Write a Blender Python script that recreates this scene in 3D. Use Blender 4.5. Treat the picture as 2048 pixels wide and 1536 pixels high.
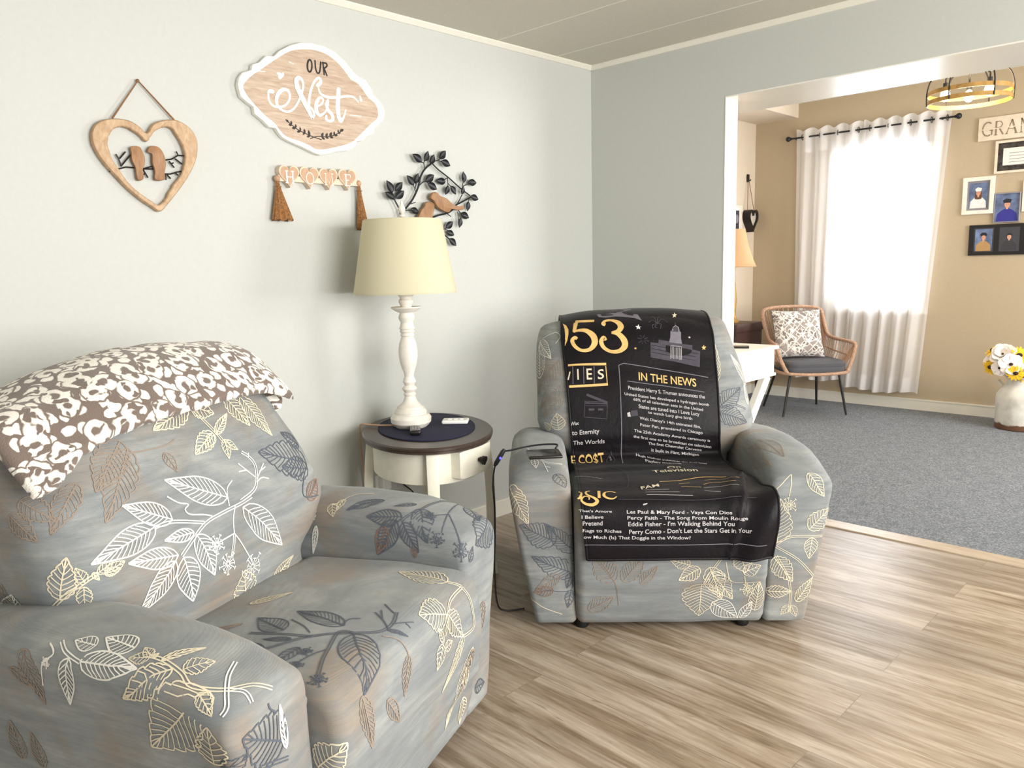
import bpy, bmesh, math, random
from mathutils import Vector, Matrix
from mathutils.bvhtree import BVHTree
from mathutils.geometry import tessellate_polygon
sc = bpy.context.scene
for o in list(bpy.data.objects): bpy.data.objects.remove(o)
COL = sc.collection
R_ = math.radians
PI = math.pi

# ------------------------------------------------------------------ camera, world, light, exposure
cd = bpy.data.cameras.new('camera'); cam = bpy.data.objects.new('camera', cd); COL.objects.link(cam); sc.camera = cam
cd.sensor_fit = 'HORIZONTAL'; cd.sensor_width = 36.0; cd.lens = 1550.0/2048.0*36.0
cd.clip_start = 0.02; cd.clip_end = 60
cam.matrix_world = Matrix(((0.713736954619145, -0.08717294752385825, 0.6949679394266985, 2.75547808),
                           (0.6999878958668108, 0.12337602158204189, -0.7034168770640512, -3.4550191),
                           (-0.024423456981834755, 0.9885237652775933, 0.14907803403072592, 1.26), (0, 0, 0, 1)))
sc.view_settings.view_transform = 'Standard'
sc.view_settings.look = 'None'
sc.view_settings.gamma = 1.0
sc.view_settings.use_curve_mapping = False
sc.view_settings.exposure = 0.43

w = bpy.data.worlds.new('world'); sc.world = w; w.use_nodes = True
w.node_tree.nodes['Background'].inputs[0].default_value = (0.95, 0.97, 1.0, 1)
w.node_tree.nodes['Background'].inputs[1].default_value = 0.8

def area(name, loc, target, sx, sy, power, color):
    l = bpy.data.lights.new(name, 'AREA'); l.shape = 'RECTANGLE'; l.size = sx; l.size_y = sy
    l.energy = power; l.color = color
    o = bpy.data.objects.new(name, l); COL.objects.link(o); o.location = loc
    d = Vector(target)-Vector(loc); o.rotation_euler = d.to_track_quat('-Z', 'Y').to_euler()
    return o
area('daylight_right_window', (4.7, -1.9, 1.45), (0.2, -2.8, 1.35), 2.6, 1.4, 140, (1.0, 0.965, 0.91))
area('daylight_rear_window', (1.9, -6.1, 1.6), (0.8, 0.0, 1.3), 1.6, 1.2, 4, (1.0, 0.97, 0.92))
area('daylight_dining_window', (0.33, 3.85, 1.55), (0.5, 0.0, 1.0), 0.9, 1.5, 115, (0.86, 0.93, 1.0))
area('daylight_dining_side_window', (3.9, 2.0, 1.5), (0.0, 1.9, 1.1), 1.4, 1.3, 90, (1.0, 0.97, 0.94))

# ------------------------------------------------------------------ materials
def lin(c):
    return c/12.92 if c <= 0.04045 else ((c+0.055)/1.055)**2.4
def hx(s):
    s = s.lstrip('#'); return tuple(lin(int(s[i:i+2], 16)/255) for i in (0, 2, 4))+(1,)

class N:
    """small node-graph helper"""
    def __init__(s, name, rough=0.6, color='#808080', metal=0.0, spec=0.5):
        s.m = bpy.data.materials.new(name); s.m.use_nodes = True; s.t = s.m.node_tree
        s.b = s.t.nodes['Principled BSDF']; s.out = s.t.nodes['Material Output']
        s.b.inputs['Base Color'].default_value = hx(color) if isinstance(color, str) else color
        s.b.inputs['Roughness'].default_value = rough; s.b.inputs['Metallic'].default_value = metal
        s.b.inputs['Specular IOR Level'].default_value = spec
    def n(s, typ, **kw):
        nd = s.t.nodes.new(typ)
        for k, v in kw.items(): setattr(nd, k, v)
        return nd
    def l(s, a, b): s.t.links.new(a, b)
    def coord(s, scale=(1, 1, 1), rot=(0, 0, 0), kind='Object'):
        tc = s.n('ShaderNodeTexCoord'); mp = s.n('ShaderNodeMapping')
        mp.inputs['Scale'].default_value = scale; mp.inputs['Rotation'].default_value = rot
        s.l(tc.outputs[kind], mp.inputs[0]); return mp.outputs[0]
    def noise(s, vec, scale, detail=3, rough=0.55, dist=0.0):
        nd = s.n('ShaderNodeTexNoise'); nd.inputs['Scale'].default_value = scale
        nd.inputs['Detail'].default_value = detail; nd.inputs['Roughness'].default_value = rough
        nd.inputs['Distortion'].default_value = dist
        s.l(vec, nd.inputs['Vector']); return nd.outputs['Fac']
    def ramp(s, fac, stops, interp='LINEAR'):
        r = s.n('ShaderNodeValToRGB'); r.color_ramp.interpolation = interp
        el = r.color_ramp.elements
        while len(el) < len(stops): el.new(0.5)
        for e, (p, c) in zip(el, stops):
            e.position = p; e.color = hx(c) if isinstance(c, str) else (c, c, c, 1)
        s.l(fac, r.inputs[0]); return r.outputs[0]
    def mix(s, fac, a, b, mode='MIX'):
        m = s.n('ShaderNodeMix', data_type='RGBA', blend_type=mode)
        for i, v in ((0, fac), (6, a), (7, b)):
            if isinstance(v, (int, float)): m.inputs[i].default_value = v
            elif isinstance(v, str): m.inputs[i].default_value = hx(v)
            else: s.l(v, m.inputs[i])
        return m.outputs[2]
    def base(s, sock): s.l(sock, s.b.inputs['Base Color'])
    def bump(s, h, strength=0.2, dist=0.002):
        b = s.n('ShaderNodeBump'); b.inputs['Strength'].default_value = strength; b.inputs['Distance'].default_value = dist
        s.l(h, b.inputs['Height']); s.l(b.outputs[0], s.b.inputs['Normal'])

M = {}
def plain(name, color, rough=0.6, metal=0.0, var=0.06, nscale=25, bump=0.0, spec=0.5):
    k = N(name, rough, color, metal, spec)
    v = k.coord(); f = k.noise(v, nscale)
    c = hx(color)
    dark = tuple(x*(1-var*1.6) for x in c[:3]); lite = tuple(min(1, x*(1+var)) for x in c[:3])
    r = k.n('ShaderNodeValToRGB'); r.color_ramp.elements[0].color = dark+(1,); r.color_ramp.elements[1].color = lite+(1,)
    r.color_ramp.elements[0].position = 0.3; r.color_ramp.elements[1].position = 0.7
    k.l(f, r.inputs[0]); k.base(r.outputs[0])
    if bump: k.bump(k.noise(v, nscale*6), bump)
    M[name] = k.m; return k

plain('wall_gray', '#c3c6c2', 0.62, var=0.012, nscale=60, bump=0.12)
plain('wall_beige', '#b7a78d', 0.6, var=0.015, nscale=60, bump=0.12)
plain('wall_cream', '#d6c9b6', 0.6, var=0.01, nscale=60, bump=0.1)
plain('trim_white', '#e9e6da', 0.35, var=0.01)
plain('jamb_white', '#eceae2', 0.22, var=0.01)
k = plain('ceiling_paint', '#cdc9bd', 0.8, var=0.03, nscale=120, bump=0.3)
# laminate planks running along X
k = N('laminate', 0.3, spec=0.5)
v = k.coord(kind='Generated', scale=(1, 1, 1)); 
tc = k.n('ShaderNodeTexCoord')
br = k.n('ShaderNodeTexBrick'); br.offset = 0.37; br.offset_frequency = 2
br.inputs['Scale'].default_value = 1.0; br.inputs['Brick Width'].default_value = 1.22; br.inputs['Row Height'].default_value = 0.18
br.inputs['Mortar Size'].default_value = 0.0012; br.inputs['Mortar Smooth'].default_value = 0.3; br.inputs['Bias'].default_value = 0
br.inputs['Color1'].default_value = (0, 0, 0, 1); br.inputs['Color2'].default_value = (1, 1, 1, 1); br.inputs['Mortar'].default_value = (.5, .5, .5, 1)
k.l(tc.outputs['Object'], br.inputs['Vector'])
va = k.n('ShaderNodeVectorMath', operation='MULTIPLY_ADD')
sepc = k.n('ShaderNodeCombineXYZ'); k.l(br.outputs['Color'], sepc.inputs[0]); k.l(br.outputs['Color'], sepc.inputs[2])
k.l(sepc.outputs[0], va.inputs[0]); va.inputs[1].default_value = (7.3, 1, 5.1); k.l(tc.outputs['Object'], va.inputs[2])
mp = k.n('ShaderNodeMapping'); mp.inputs['Scale'].default_value = (0.9, 7.5, 1); k.l(va.outputs[0], mp.inputs[0])
mp2 = k.n('ShaderNodeMapping'); mp2.inputs['Scale'].default_value = (2.2, 34, 1); k.l(va.outputs[0], mp2.inputs[0])
broad = k.noise(mp.outputs[0], 1.6, 5, 0.6, 1.2); fine = k.noise(mp2.outputs[0], 2.4, 6, 0.65, 0.6)
c1 = k.ramp(broad, [(0.28, '#55452f'), (0.42, '#85735e'), (0.54, '#a99a89'), (0.72, '#d0c3b5')])
c2 = k.ramp(fine, [(0.3, '#5f4d3a'), (0.48, '#9a8974'), (0.7, '#c9bba9')])
c = k.mix(0.38, c1, c2)
tone = k.ramp(br.outputs['Color'], [(0.0, 0.74), (0.5, 0.9), (1.0, 1.0)])
c = k.mix(1.0, c, tone, 'MULTIPLY')
kn = k.noise(mp.outputs[0], 4.3, 2, 0.5, 2.5)
knr = k.ramp(kn, [(0.64, 0.0), (0.74, 0.65)])
c = k.mix(knr, c, '#6a5440')
seam = k.ramp(br.outputs['Fac'], [(0.0, 0.0), (1.0, 0.55)])
c = k.mix(seam, c, '#5a4a3a')
k.base(c)
rr = k.ramp(fine, [(0.2, 0.42), (0.8, 0.30)]); k.l(rr, k.b.inputs['Roughness'])
k.bump(fine, 0.10, 0.001); M['laminate'] = k.m
# carpet
k = N('carpet', 0.95, spec=0.1); v = k.coord()
f = k.noise(v, 130, 4, 0.75); g = k.noise(v, 14, 3)
c = k.ramp(f, [(0.33, '#4c5056'), (0.5, '#7a7f86'), (0.66, '#b4b8bd')])
c = k.mix(0.25, c, k.ramp(g, [(0.3, '#666b72'), (0.7, '#8c9198')])); k.base(c); k.bump(f, 0.8, 0.006); M['carpet'] = k.m
# printed slipcover cloth
k = N('slipcover', 0.85, spec=0.15); v = k.coord(scale=(1.0, 1.0, 3.2), rot=(0.35, 0.2, 0)); v0 = k.coord()
a = k.noise(v, 3.6, 5, 0.62, 0.8); b = k.noise(v0, 3.1, 3, 0.6, 0.5); st = k.noise(k.coord(scale=(4, 4, 46), rot=(0.3, 0.12, 0.0)), 1.0, 4, 0.7)
c1 = k.ramp(a, [(0.25, '#72777b'), (0.5, '#898d8e'), (0.75, '#a3a5a2')])
c = k.mix(k.ramp(b, [(0.50, 0.0), (0.64, 0.8)]), c1, '#8c7f70')
c = k.mix(k.ramp(st, [(0.42, 0.0), (0.62, 0.5)]), c, '#6d7377')
k.base(c)
wv = k.n('ShaderNodeTexWave'); wv.inputs['Scale'].default_value = 160; wv.inputs['Distortion'].default_value = 2.0; wv.bands_direction = 'Z'
k.l(k.coord(), wv.inputs[0]); hsum = k.mix(0.6, wv.outputs['Fac'], k.noise(v0, 16, 3)); k.bump(hsum, 0.22, 0.0025)
k.b.inputs['Sheen Weight'].default_value = 0.15; M['slipcover'] = k.m
for nm, co in (('print_white', '#e8e6df'), ('print_cream', '#d8cfb6'), ('print_dark', '#545b66'), ('print_tan', '#8f8276'), ('print_rust', '#876a5b'), ('print_taupe', '#82786d')):
    plain(nm, co, 0.8, var=0.04, nscale=80)
# leopard fleece
k = N('leopard_fleece', 0.95, spec=0.1); at_ = k.n('ShaderNodeAttribute'); at_.attribute_name = 'cloth_uv'; v = at_.outputs['Vector']
nz = k.n('ShaderNodeTexNoise'); nz.inputs['Scale'].default_value = 26; nz.inputs['Detail'].default_value = 2; k.l(v, nz.inputs['Vector'])
mx = k.n('ShaderNodeVectorMath', operation='MULTIPLY_ADD'); k.l(nz.outputs['Color'], mx.inputs[0]); mx.inputs[1].default_value = (0.030, 0.030, 0.0); k.l(v, mx.inputs[2])
def voro(scale, feat='F1'):
    vo = k.n('ShaderNodeTexVoronoi', feature=feat); vo.inputs['Scale'].default_value = scale; vo.inputs['Randomness'].default_value = 0.8; vo.voronoi_dimensions = '2D'; k.l(mx.outputs[0], vo.inputs['Vector']); return vo
v1 = voro(17); v2 = voro(31)
ring = k.ramp(v1.outputs['Distance'], [(0.12, 0.0), (0.17, 1.0), (0.40, 1.0), (0.45, 0.0)])
gap = k.ramp(k.noise(mx.outputs[0], 42, 1), [(0.40, 0.0), (0.44, 1.0)])
dots = k.mix(1.0, k.ramp(v2.outputs['Distance'], [(0.34, 1.0), (0.40, 0.0)]), k.ramp(v1.outputs['Distance'], [(0.48, 0.0), (0.52, 1.0)]), 'MULTIPLY')
w_ = k.mix(1.0, k.mix(1.0, ring, gap, 'MULTIPLY'), dots, 'LIGHTEN')
c = k.mix(w_, '#776a62', '#f3efe6')
k.base(c); k.bump(k.noise(v, 300, 2), 0.5, 0.004); k.b.inputs['Sheen Weight'].default_value = 0.3; M['leopard_fleece'] = k.m
# woods
def wood(name, cols, sc_=(3, 30, 3), rough=0.55, rot=(0, 0, 0), d=1.0):
    k = N(name, rough); v = k.coord(scale=sc_, rot=rot); f = k.noise(v, 1.5, 5, 0.65, d); g = k.noise(v, 5, 3, 0.6)
    c = k.ramp(f, [(0.25, cols[0]), (0.5, cols[1]), (0.75, cols[2])]); c = k.mix(0.3, c, k.ramp(g, [(0.3, cols[0]), (0.7, cols[2])]))
    k.base(c); k.bump(f, 0.12); M[name] = k.m
wood('sign_wood', ['#9c8470', '#bda691', '#d6c6b4'], (1, 4, 36), d=0.8)
wood('heart_wood', ['#9c7c5c', '#bb9b78', '#d3b898'], (3, 22, 12))
wood('bird_wood', ['#80593b', '#9c7450', '#b08a64'], (4, 30, 8))
wood('banner_wood', ['#a8856a', '#bb987b', '#caa98c'], (4, 30, 10))
wood('table_top_wood', ['#2b211d', '#3f332d', '#51443c'], (20, 3, 3), 0.28)
wood('dark_brown_wood', ['#2c1a16', '#3f2722', '#4c322b'], (3, 3, 20), 0.45)
wood('threshold_wood', ['#93806b', '#b3a28d', '#c8baa6'], (2, 30, 1), 0.35)
plain('sign_white', '#f6f5f0', 0.6, var=0.03, nscale=60)
plain('banner_edge', '#dfcdb7', 0.6)
plain('black_paint', '#17110f', 0.5)
plain('black_metal', '#24262a', 0.4, metal=0.3)
plain('twine', '#8a6547', 0.9, bump=0.5, nscale=60)
plain('jute', '#9a6c40', 0.95, var=0.35, nscale=160, bump=0.6)
plain('cream_paint', '#eeebdc', 0.42, var=0.03)
plain('lamp_white', '#ece7de', 0.5, var=0.06, nscale=30)
plain('white_paint', '#f3efe6', 0.4, var=0.02)
plain('white_plastic', '#f4f4f2', 0.35, var=0.01)
plain('black_plastic', '#1b1918', 0.25, var=0.02)
plain('gray_button', '#8a8a8a', 0.5)
plain('cable_black', '#15151c', 0.4)
plain('navy_mat', '#191b3a', 0.85, bump=0.5, nscale=90)
plain('amber', '#b9862a', 0.3)
plain('rubber_black', '#101010', 0.6)
plain('brass_print', '#e2bd78', 0.55, var=0.12, nscale=18)
plain('print_grey', '#75717c', 0.75, var=0.1, nscale=60)
plain('print_dim', '#433f4a', 0.75, var=0.15, nscale=60)
plain('print_text', '#c3bfc2', 0.75, var=0.1, nscale=60)
k = N('plush_black', 0.5, '#141019', spec=0.22); v = k.coord(); k.bump(k.noise(v, 34, 4, 0.6, 1.0), 0.28, 0.006)
c = k.ramp(k.noise(v, 9, 3), [(0.35, '#07050c'), (0.7, '#120b12')]); k.base(c); k.b.inputs['Sheen Weight'].default_value = 0.05; M['plush_black'] = k.m
# lamp shade
def shade(name, color, trans=0.35):
    k = N(name, 0.8, color, spec=0.2); tr = k.n('ShaderNodeBsdfTranslucent'); tr.inputs[0].default_value = hx(color)
    ms = k.n('ShaderNodeMixShader'); ms.inputs[0].default_value = trans
    v = k.coord(scale=(1, 1, 1)); k.bump(k.noise(v, 220, 2), 0.1, 0.001)
    k.l(k.b.outputs[0], ms.inputs[1]); k.l(tr.outputs[0], ms.inputs[2]); k.l(ms.outputs[0], k.out.inputs[0]); M[name] = k.m
shade('cream_shade', '#ebe6cd'); shade('peach_shade', '#ecc79c')
# sheer curtain
k = N('sheer', 0.9, '#fbfafa', spec=0.05); tr = k.n('ShaderNodeBsdfTranslucent'); tr.inputs[0].default_value = (0.95, 0.94, 0.95, 1)
tp = k.n('ShaderNodeBsdfTransparent'); m1 = k.n('ShaderNodeMixShader'); m1.inputs[0].default_value = 0.5
m2 = k.n('ShaderNodeMixShader'); weave = k.noise(k.coord(scale=(1, 1, 0.3)), 400, 2); fr = k.n('ShaderNodeMapRange'); fr.inputs[3].default_value = 0.16; fr.inputs[4].default_value = 0.30
k.l(weave, fr.inputs[0]); k.l(fr.outputs[0], m2.inputs[0])
k.l(k.b.outputs[0], m1.inputs[1]); k.l(tr.outputs[0], m1.inputs[2]); k.l(m1.outputs[0], m2.inputs[1]); k.l(tp.outputs[0], m2.inputs[2]); k.l(m2.outputs[0], k.out.inputs[0]); M['sheer'] = k.m
k = N('glass', 0.05, '#ffffff'); tp = k.n('ShaderNodeBsdfTransparent'); gl = k.n('ShaderNodeBsdfGlossy'); gl.inputs['Roughness'].default_value = 0.03
ms = k.n('ShaderNodeMixShader'); ms.inputs[0].default_value = 0.06; k.l(tp.outputs[0], ms.inputs[1]); k.l(gl.outputs[0], ms.inputs[2]); k.l(ms.outputs[0], k.out.inputs[0]); M['glass'] = k.m
def emis(name, color, strength):
    k = N(name, 0.5, color); k.b.inputs['Emission Color'].default_value = hx(color); k.b.inputs['Emission Strength'].default_value = strength; M[name] = k.m
emis('bulb_glow', '#ffd9a0', 45); emis('led_blue', '#3a35ff', 4)
plain('blind_white', '#e8e9ec', 0.5)
plain('rattan', '#b8947a', 0.6, var=0.2, nscale=70, bump=0.3)
plain('seat_gray', '#55565b', 0.9, bump=0.4, nscale=120)
plain('leg_dark', '#30302f', 0.45, metal=0.4)
plain('gold_wood', '#b08a4c', 0.35, metal=0.3, var=0.2, nscale=20)
k = N('damask', 0.9, spec=0.1); tc = k.coord()
vo = k.n('ShaderNodeTexVoronoi', feature='SMOOTH_F1'); vo.inputs['Scale'].default_value = 26; nz = k.n('ShaderNodeTexNoise'); nz.inputs['Scale'].default_value = 18
k.l(tc, nz.inputs['Vector']); mx = k.n('ShaderNodeVectorMath', operation='MULTIPLY_ADD'); k.l(nz.outputs['Color'], mx.inputs[0]); mx.inputs[1].default_value = (.09, .09, .09); k.l(tc, mx.inputs[2]); k.l(mx.outputs[0], vo.inputs['Vector'])
a = k.ramp(vo.outputs['Distance'], [(0.30, 0.0), (0.36, 1.0), (0.44, 1.0), (0.5, 0.2)])
sx = k.n('ShaderNodeSeparateXYZ'); k.l(tc, sx.inputs[0])
def mth(op, a_, b_=None):
    n_ = k.n('ShaderNodeMath', operation=op)
    for i, q in enumerate((a_, b_)):
        if q is None: continue
        if isinstance(q, (int, float)): n_.inputs[i].default_value = q
        else: k.l(q, n_.inputs[i])
    return n_.outputs[0]
s1 = mth('SINE', mth('MULTIPLY', mth('ADD', sx.outputs[0], sx.outputs[2]), 34.0)); s2 = mth('SINE', mth('MULTIPLY', mth('SUBTRACT', sx.outputs[0], sx.outputs[2]), 34.0))
lat = k.ramp(mth('MINIMUM', mth('ABSOLUTE', s1), mth('ABSOLUTE', s2)), [(0.10, 1.0), (0.24, 0.0)])
pat = k.mix(0.8, a, lat, 'SCREEN'); k.base(k.mix(pat, '#857a75', '#eae5df')); M['damask'] = k.m
k = N('milk_can', 0.4, spec=0.5); v = k.coord(); sx = k.n('ShaderNodeSeparateXYZ'); k.l(v, sx.inputs[0])
zz = k.n('ShaderNodeMath', operation='MULTIPLY_ADD'); k.l(k.noise(v, 14, 4), zz.inputs[0]); zz.inputs[1].default_value = -0.05; k.l(sx.outputs[2], zz.inputs[2])
rust = k.ramp(zz.outputs[0], [(0.012, 1.0), (0.022, 0.0)]); c = k.mix(rust, k.ramp(k.noise(v, 12, 4), [(0.3, '#c9c6bd'), (0.6, '#e4e2da')]), '#674834'); k.base(c); M['milk_can'] = k.m
plain('petal_yellow', '#f2c21c', 0.6, var=0.1); plain('petal_white', '#f8f0ea', 0.6, var=0.04); plain('flower_dark', '#33190f', 0.8); plain('leaf_green', '#47563a', 0.6, var=0.2)
plain('photo_blue', '#66779c', 0.4, var=0.4, nscale=14); plain('gown_white', '#ece7e6', 0.6); plain('gown_blue', '#2e2f8e', 0.6); plain('skin', '#cf9a80', 0.6); plain('hair_brown', '#5e4032', 0.7)
plain('uniform_tan', '#b08c5c', 0.7); plain('cap_dark', '#20222c', 0.7); plain('coat_dark', '#34353a', 0.7); plain('photo_dark', '#3a3c44', 0.5)
plain('frame_white', '#efe6da', 0.45); plain('frame_gray', '#8d8a92', 0.45); plain('frame_black', '#171416', 0.35); plain('mat_marble', '#38332f', 0.5, var=0.9, nscale=30); plain('paper', '#f2e8df', 0.7, var=0.01)
plain('sign_plank', '#e5d6c2', 0.6); plain('sign_letter', '#8a7c66', 0.6); plain('mirror_pale', '#cfc6bb', 0.3)

# ------------------------------------------------------------------ object helpers
def tag(o, label=None, cat=None, group=None, kind=None):
    if label: o['label'] = label
    if cat: o['category'] = cat
    if group: o['group'] = group
    if kind: o['kind'] = kind
    return o
def thing(name, label, cat, loc=(0, 0, 0), rz=0.0, group=None):
    o = bpy.data.objects.new(name, None); COL.objects.link(o); o.location = loc; o.rotation_euler = (0, 0, rz)
    o.empty_display_size = 0.05
    return tag(o, label, cat, group)
def mesh(name, vs, fs, mat, parent=None, smooth=True, mi=None, sharp=None):
    me = bpy.data.meshes.new(name); me.from_pydata([tuple(v) for v in vs], [], fs); me.validate(); me.update()
    mats = mat if isinstance(mat, (list, tuple)) else [mat]
    for m in mats: me.materials.append(M[m])
    if mi and len(mi) == len(me.polygons): me.polygons.foreach_set('material_index', mi)
    if smooth:
        me.polygons.foreach_set('use_smooth', [True]*len(me.polygons))
        if sharp: me.set_sharp_from_angle(angle=R_(sharp))
    o = bpy.data.objects.new(name, me); COL.objects.link(o); o.parent = parent
    return o
class G:
    """collects geometry for ONE mesh"""
    def __init__(s): s.v = []; s.f = []; s.mi = []
    def add(s, vs, fs, mi=0):
        b = len(s.v); s.v += [Vector(q) for q in vs]; s.f += [tuple(i+b for i in f) for f in fs]; s.mi += [mi]*len(fs); return s
    def box(s, a, b, mi=0):
        x0, y0, z0 = a; x1, y1, z1 = b
        return s.add([(x0, y0, z0), (x1, y0, z0), (x1, y1, z0), (x0, y1, z0), (x0, y0, z1), (x1, y0, z1), (x1, y1, z1), (x0, y1, z1)],
                     [(0, 3, 2, 1), (4, 5, 6, 7), (0, 1, 5, 4), (1, 2, 6, 5), (2, 3, 7, 6), (3, 0, 4, 7)], mi)
    def rbox(s, a, b, r=0.004, mi=0, n=2):
        """box with rounded edges (all axes)"""
        c = [(a[i]+b[i])/2 for i in range(3)]; h = [abs(b[i]-a[i])/2 for i in range(3)]; r = min(r, *[q*0.98 for q in h])
        loops = []
        for sgn in (-1, 1):
            rng = range(n+1) if sgn < 0 else range(n, -1, -1)
            for i in rng:
                th = PI/2*i/n; ins = r*(1-math.sin(th)); z = c[2]+sgn*(h[2]-r+r*math.cos(th))
                loops.append([(c[0]+p[0], c[1]+p[1], z) for p in rrect(h[0]-ins, h[1]-ins, max(r-ins, 1e-4), n+1)])
        return s.loft(loops, mi=mi)
    def loft(s, loops, cap=True, mi=0, closed=True):
        n = len(loops[0]); vs = [p for L in loops for p in L]; fs = []
        for i in range(len(loops)-1):
            for j in range(n if closed else n-1):
                k2 = (j+1) % n; fs.append((i*n+j, i*n+k2, (i+1)*n+k2, (i+1)*n+j))
        if cap and closed:
            fs.append(tuple(range(n-1, -1, -1))); fs.append(tuple((len(loops)-1)*n+j for j in range(n)))
        return s.add(vs, fs, mi)
    def tube(s, pts, r, n=8, mi=0, cap=True, closed=False):
        pts = [Vector(p) for p in pts]; m = len(pts); rs = r if isinstance(r, (list, tuple)) else [r]*m
        loops = []; up = None
        for i, p in enumerate(pts):
            if closed: t = pts[(i+1) % m]-pts[i-1]
            else: t = pts[min(i+1, m-1)]-pts[max(i-1, 0)]
            if t.length < 1e-9: t = Vector((0, 0, 1))
            t.normalize()
            if up is None: up = Vector((0, 0, 1)) if abs(t.z) < 0.9 else Vector((1, 0, 0))
            a = t.cross(up); a = a.normalized() if a.length > 1e-6 else t.orthogonal().normalized()
            b = a.cross(t).normalized(); up = b
            loops.append([p+(a*math.cos(2*PI*j/n)+b*math.sin(2*PI*j/n))*rs[i] for j in range(n)])
        if closed: loops.append(loops[0]); cap = False
        return s.loft(loops, cap=cap, mi=mi)
    def lathe(s, prof, n=32, c=(0, 0, 0), mi=0, sx=1, sy=1):
        return s.loft([[(c[0]+r*sx*math.cos(2*PI*j/n), c[1]+r*sy*math.sin(2*PI*j/n), c[2]+z) for j in range(n)] for r, z in prof], mi=mi)
    def ball(s, c, r, n=12, mi=0, sc=(1, 1, 1)):
        return s.loft([[(c[0]+r*sc[0]*math.sin(PI*i/n)*math.cos(2*PI*j/n), c[1]+r*sc[1]*math.sin(PI*i/n)*math.sin(2*PI*j/n), c[2]-r*sc[2]*math.cos(PI*i/n)) for j in range(n)] for i in [0.12]+list(range(1, n))+[n-0.12]], mi=mi)
    def prism(s, poly, o, u, v, w, mi=0, mi_side=None, bev=0.0):
        """2D outline poly in plane (o,u,v), extruded by vector w (front face at o+w)"""
        o, u, v, w = Vector(o), Vector(u), Vector(v), Vector(w)
        area_ = sum(poly[i-1][0]*poly[i][1]-poly[i][0]*poly[i-1][1] for i in range(len(poly)))
        if (area_ < 0) != (u.cross(v).dot(w) < 0): poly = poly[::-1]
        n = len(poly); A = [o+u*p[0]+v*p[1] for p in poly]
        loops = [A]
        if bev > 0:
            loops.append([a+w*(1-bev/w.length) for a in A]); q = offset(poly, bev if area_*1 else bev); loops.append([o+u*p[0]+v*p[1]+w for p in q]); top = q
        else: loops.append([a+w for a in A]); top = poly
        base = len(s.v); s.loft(loops, cap=False, mi=mi if mi_side is None else mi_side)
        L = (len(loops)-1)*n
        tri = tessellate_polygon([[Vector((p[0], p[1], 0)) for p in top]])
        for t in tri:
            a, b, c = t; pa, pb, pc = s.v[base+L+a], s.v[base+L+b], s.v[base+L+c]
            f = (base+L+a, base+L+b, base+L+c)
            if (pb-pa).cross(pc-pa).dot(w) < 0: f = f[::-1]
            s.f.append(f); s.mi.append(mi)
            g = tuple(base+i for i in t); pa, pb, pc = [s.v[i] for i in g]
            if (pb-pa).cross(pc-pa).dot(w) > 0: g = g[::-1]
            s.f.append(g); s.mi.append(mi if mi_side is None else mi_side)
        return s
    def obj(s, name, mat, parent=None, smooth=True, sharp=35): return mesh(name, s.v, s.f, mat, parent, smooth, s.mi, sharp)
def offset(poly, d):
    """inward offset of a 2D polygon"""
    n = len(poly); a = sum(poly[i-1][0]*poly[i][1]-poly[i][0]*poly[i-1][1] for i in range(n)); sg = 1 if a > 0 else -1
    out = []
    for i in range(n):
        p0, p1, p2 = poly[i-1], poly[i], poly[(i+1) % n]
        e1 = (p1[0]-p0[0], p1[1]-p0[1]); e2 = (p2[0]-p1[0], p2[1]-p1[1]); l1 = math.hypot(*e1) or 1e-9; l2 = math.hypot(*e2) or 1e-9
        nx, ny = -e1[1]/l1-e2[1]/l2, e1[0]/l1+e2[0]/l2; q = math.hypot(nx, ny) or 1e-9
        out.append((p1[0]+sg*nx/q*d, p1[1]+sg*ny/q*d))
    return out
def rrect(hx_, hy_, r, n=4):
    out = []
    for cx, cy, a0 in ((hx_-r, hy_-r, 0), (-hx_+r, hy_-r, 90), (-hx_+r, -hy_+r, 180), (hx_-r, -hy_+r, 270)):
        for i in range(n+1):
            a = R_(a0+90*i/n); out.append((cx+r*math.cos(a), cy+r*math.sin(a)))
    return out
def rpoly(cs, rs, n=6, inset=0.0):
    """convex polygon with rounded corners; inset shrinks it"""
    if inset > 0:
        m = len(cs); a = sum(cs[i-1][0]*cs[i][1]-cs[i][0]*cs[i-1][1] for i in range(m)); sg = 1 if a > 0 else -1; q = []
        for i in range(m):
            p0, p1, p2 = Vector(cs[i-1]), Vector(cs[i]), Vector(cs[(i+1) % m]); e1 = (p1-p0).normalized(); e2 = (p2-p1).normalized()
            n1 = Vector((-e1.y, e1.x))*sg; n2 = Vector((-e2.y, e2.x))*sg; b = (n1+n2); b = b/max(b.dot(n1), 1e-6); q.append(p1+b*inset)
        cs = q; rs = [max(r-inset, 0.003) for r in rs]
    out = []; m = len(cs)
    for i in range(m):
        p0, p1, p2 = Vector(cs[i-1]), Vector(cs[i]), Vector(cs[(i+1) % m]); e1 = (p0-p1).normalized(); e2 = (p2-p1).normalized()
        ang = e1.angle(e2); d = min(rs[i]/math.tan(ang/2), (p0-p1).length*0.48, (p2-p1).length*0.48); a, b = p1+e1*d, p1+e2*d
        for j in range(n+1):
            t = j/n; out.append(tuple((1-t)**2*a+2*t*(1-t)*p1+t*t*b) if ang < 3.1 else tuple(a.lerp(b, t)))
    return out
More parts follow.
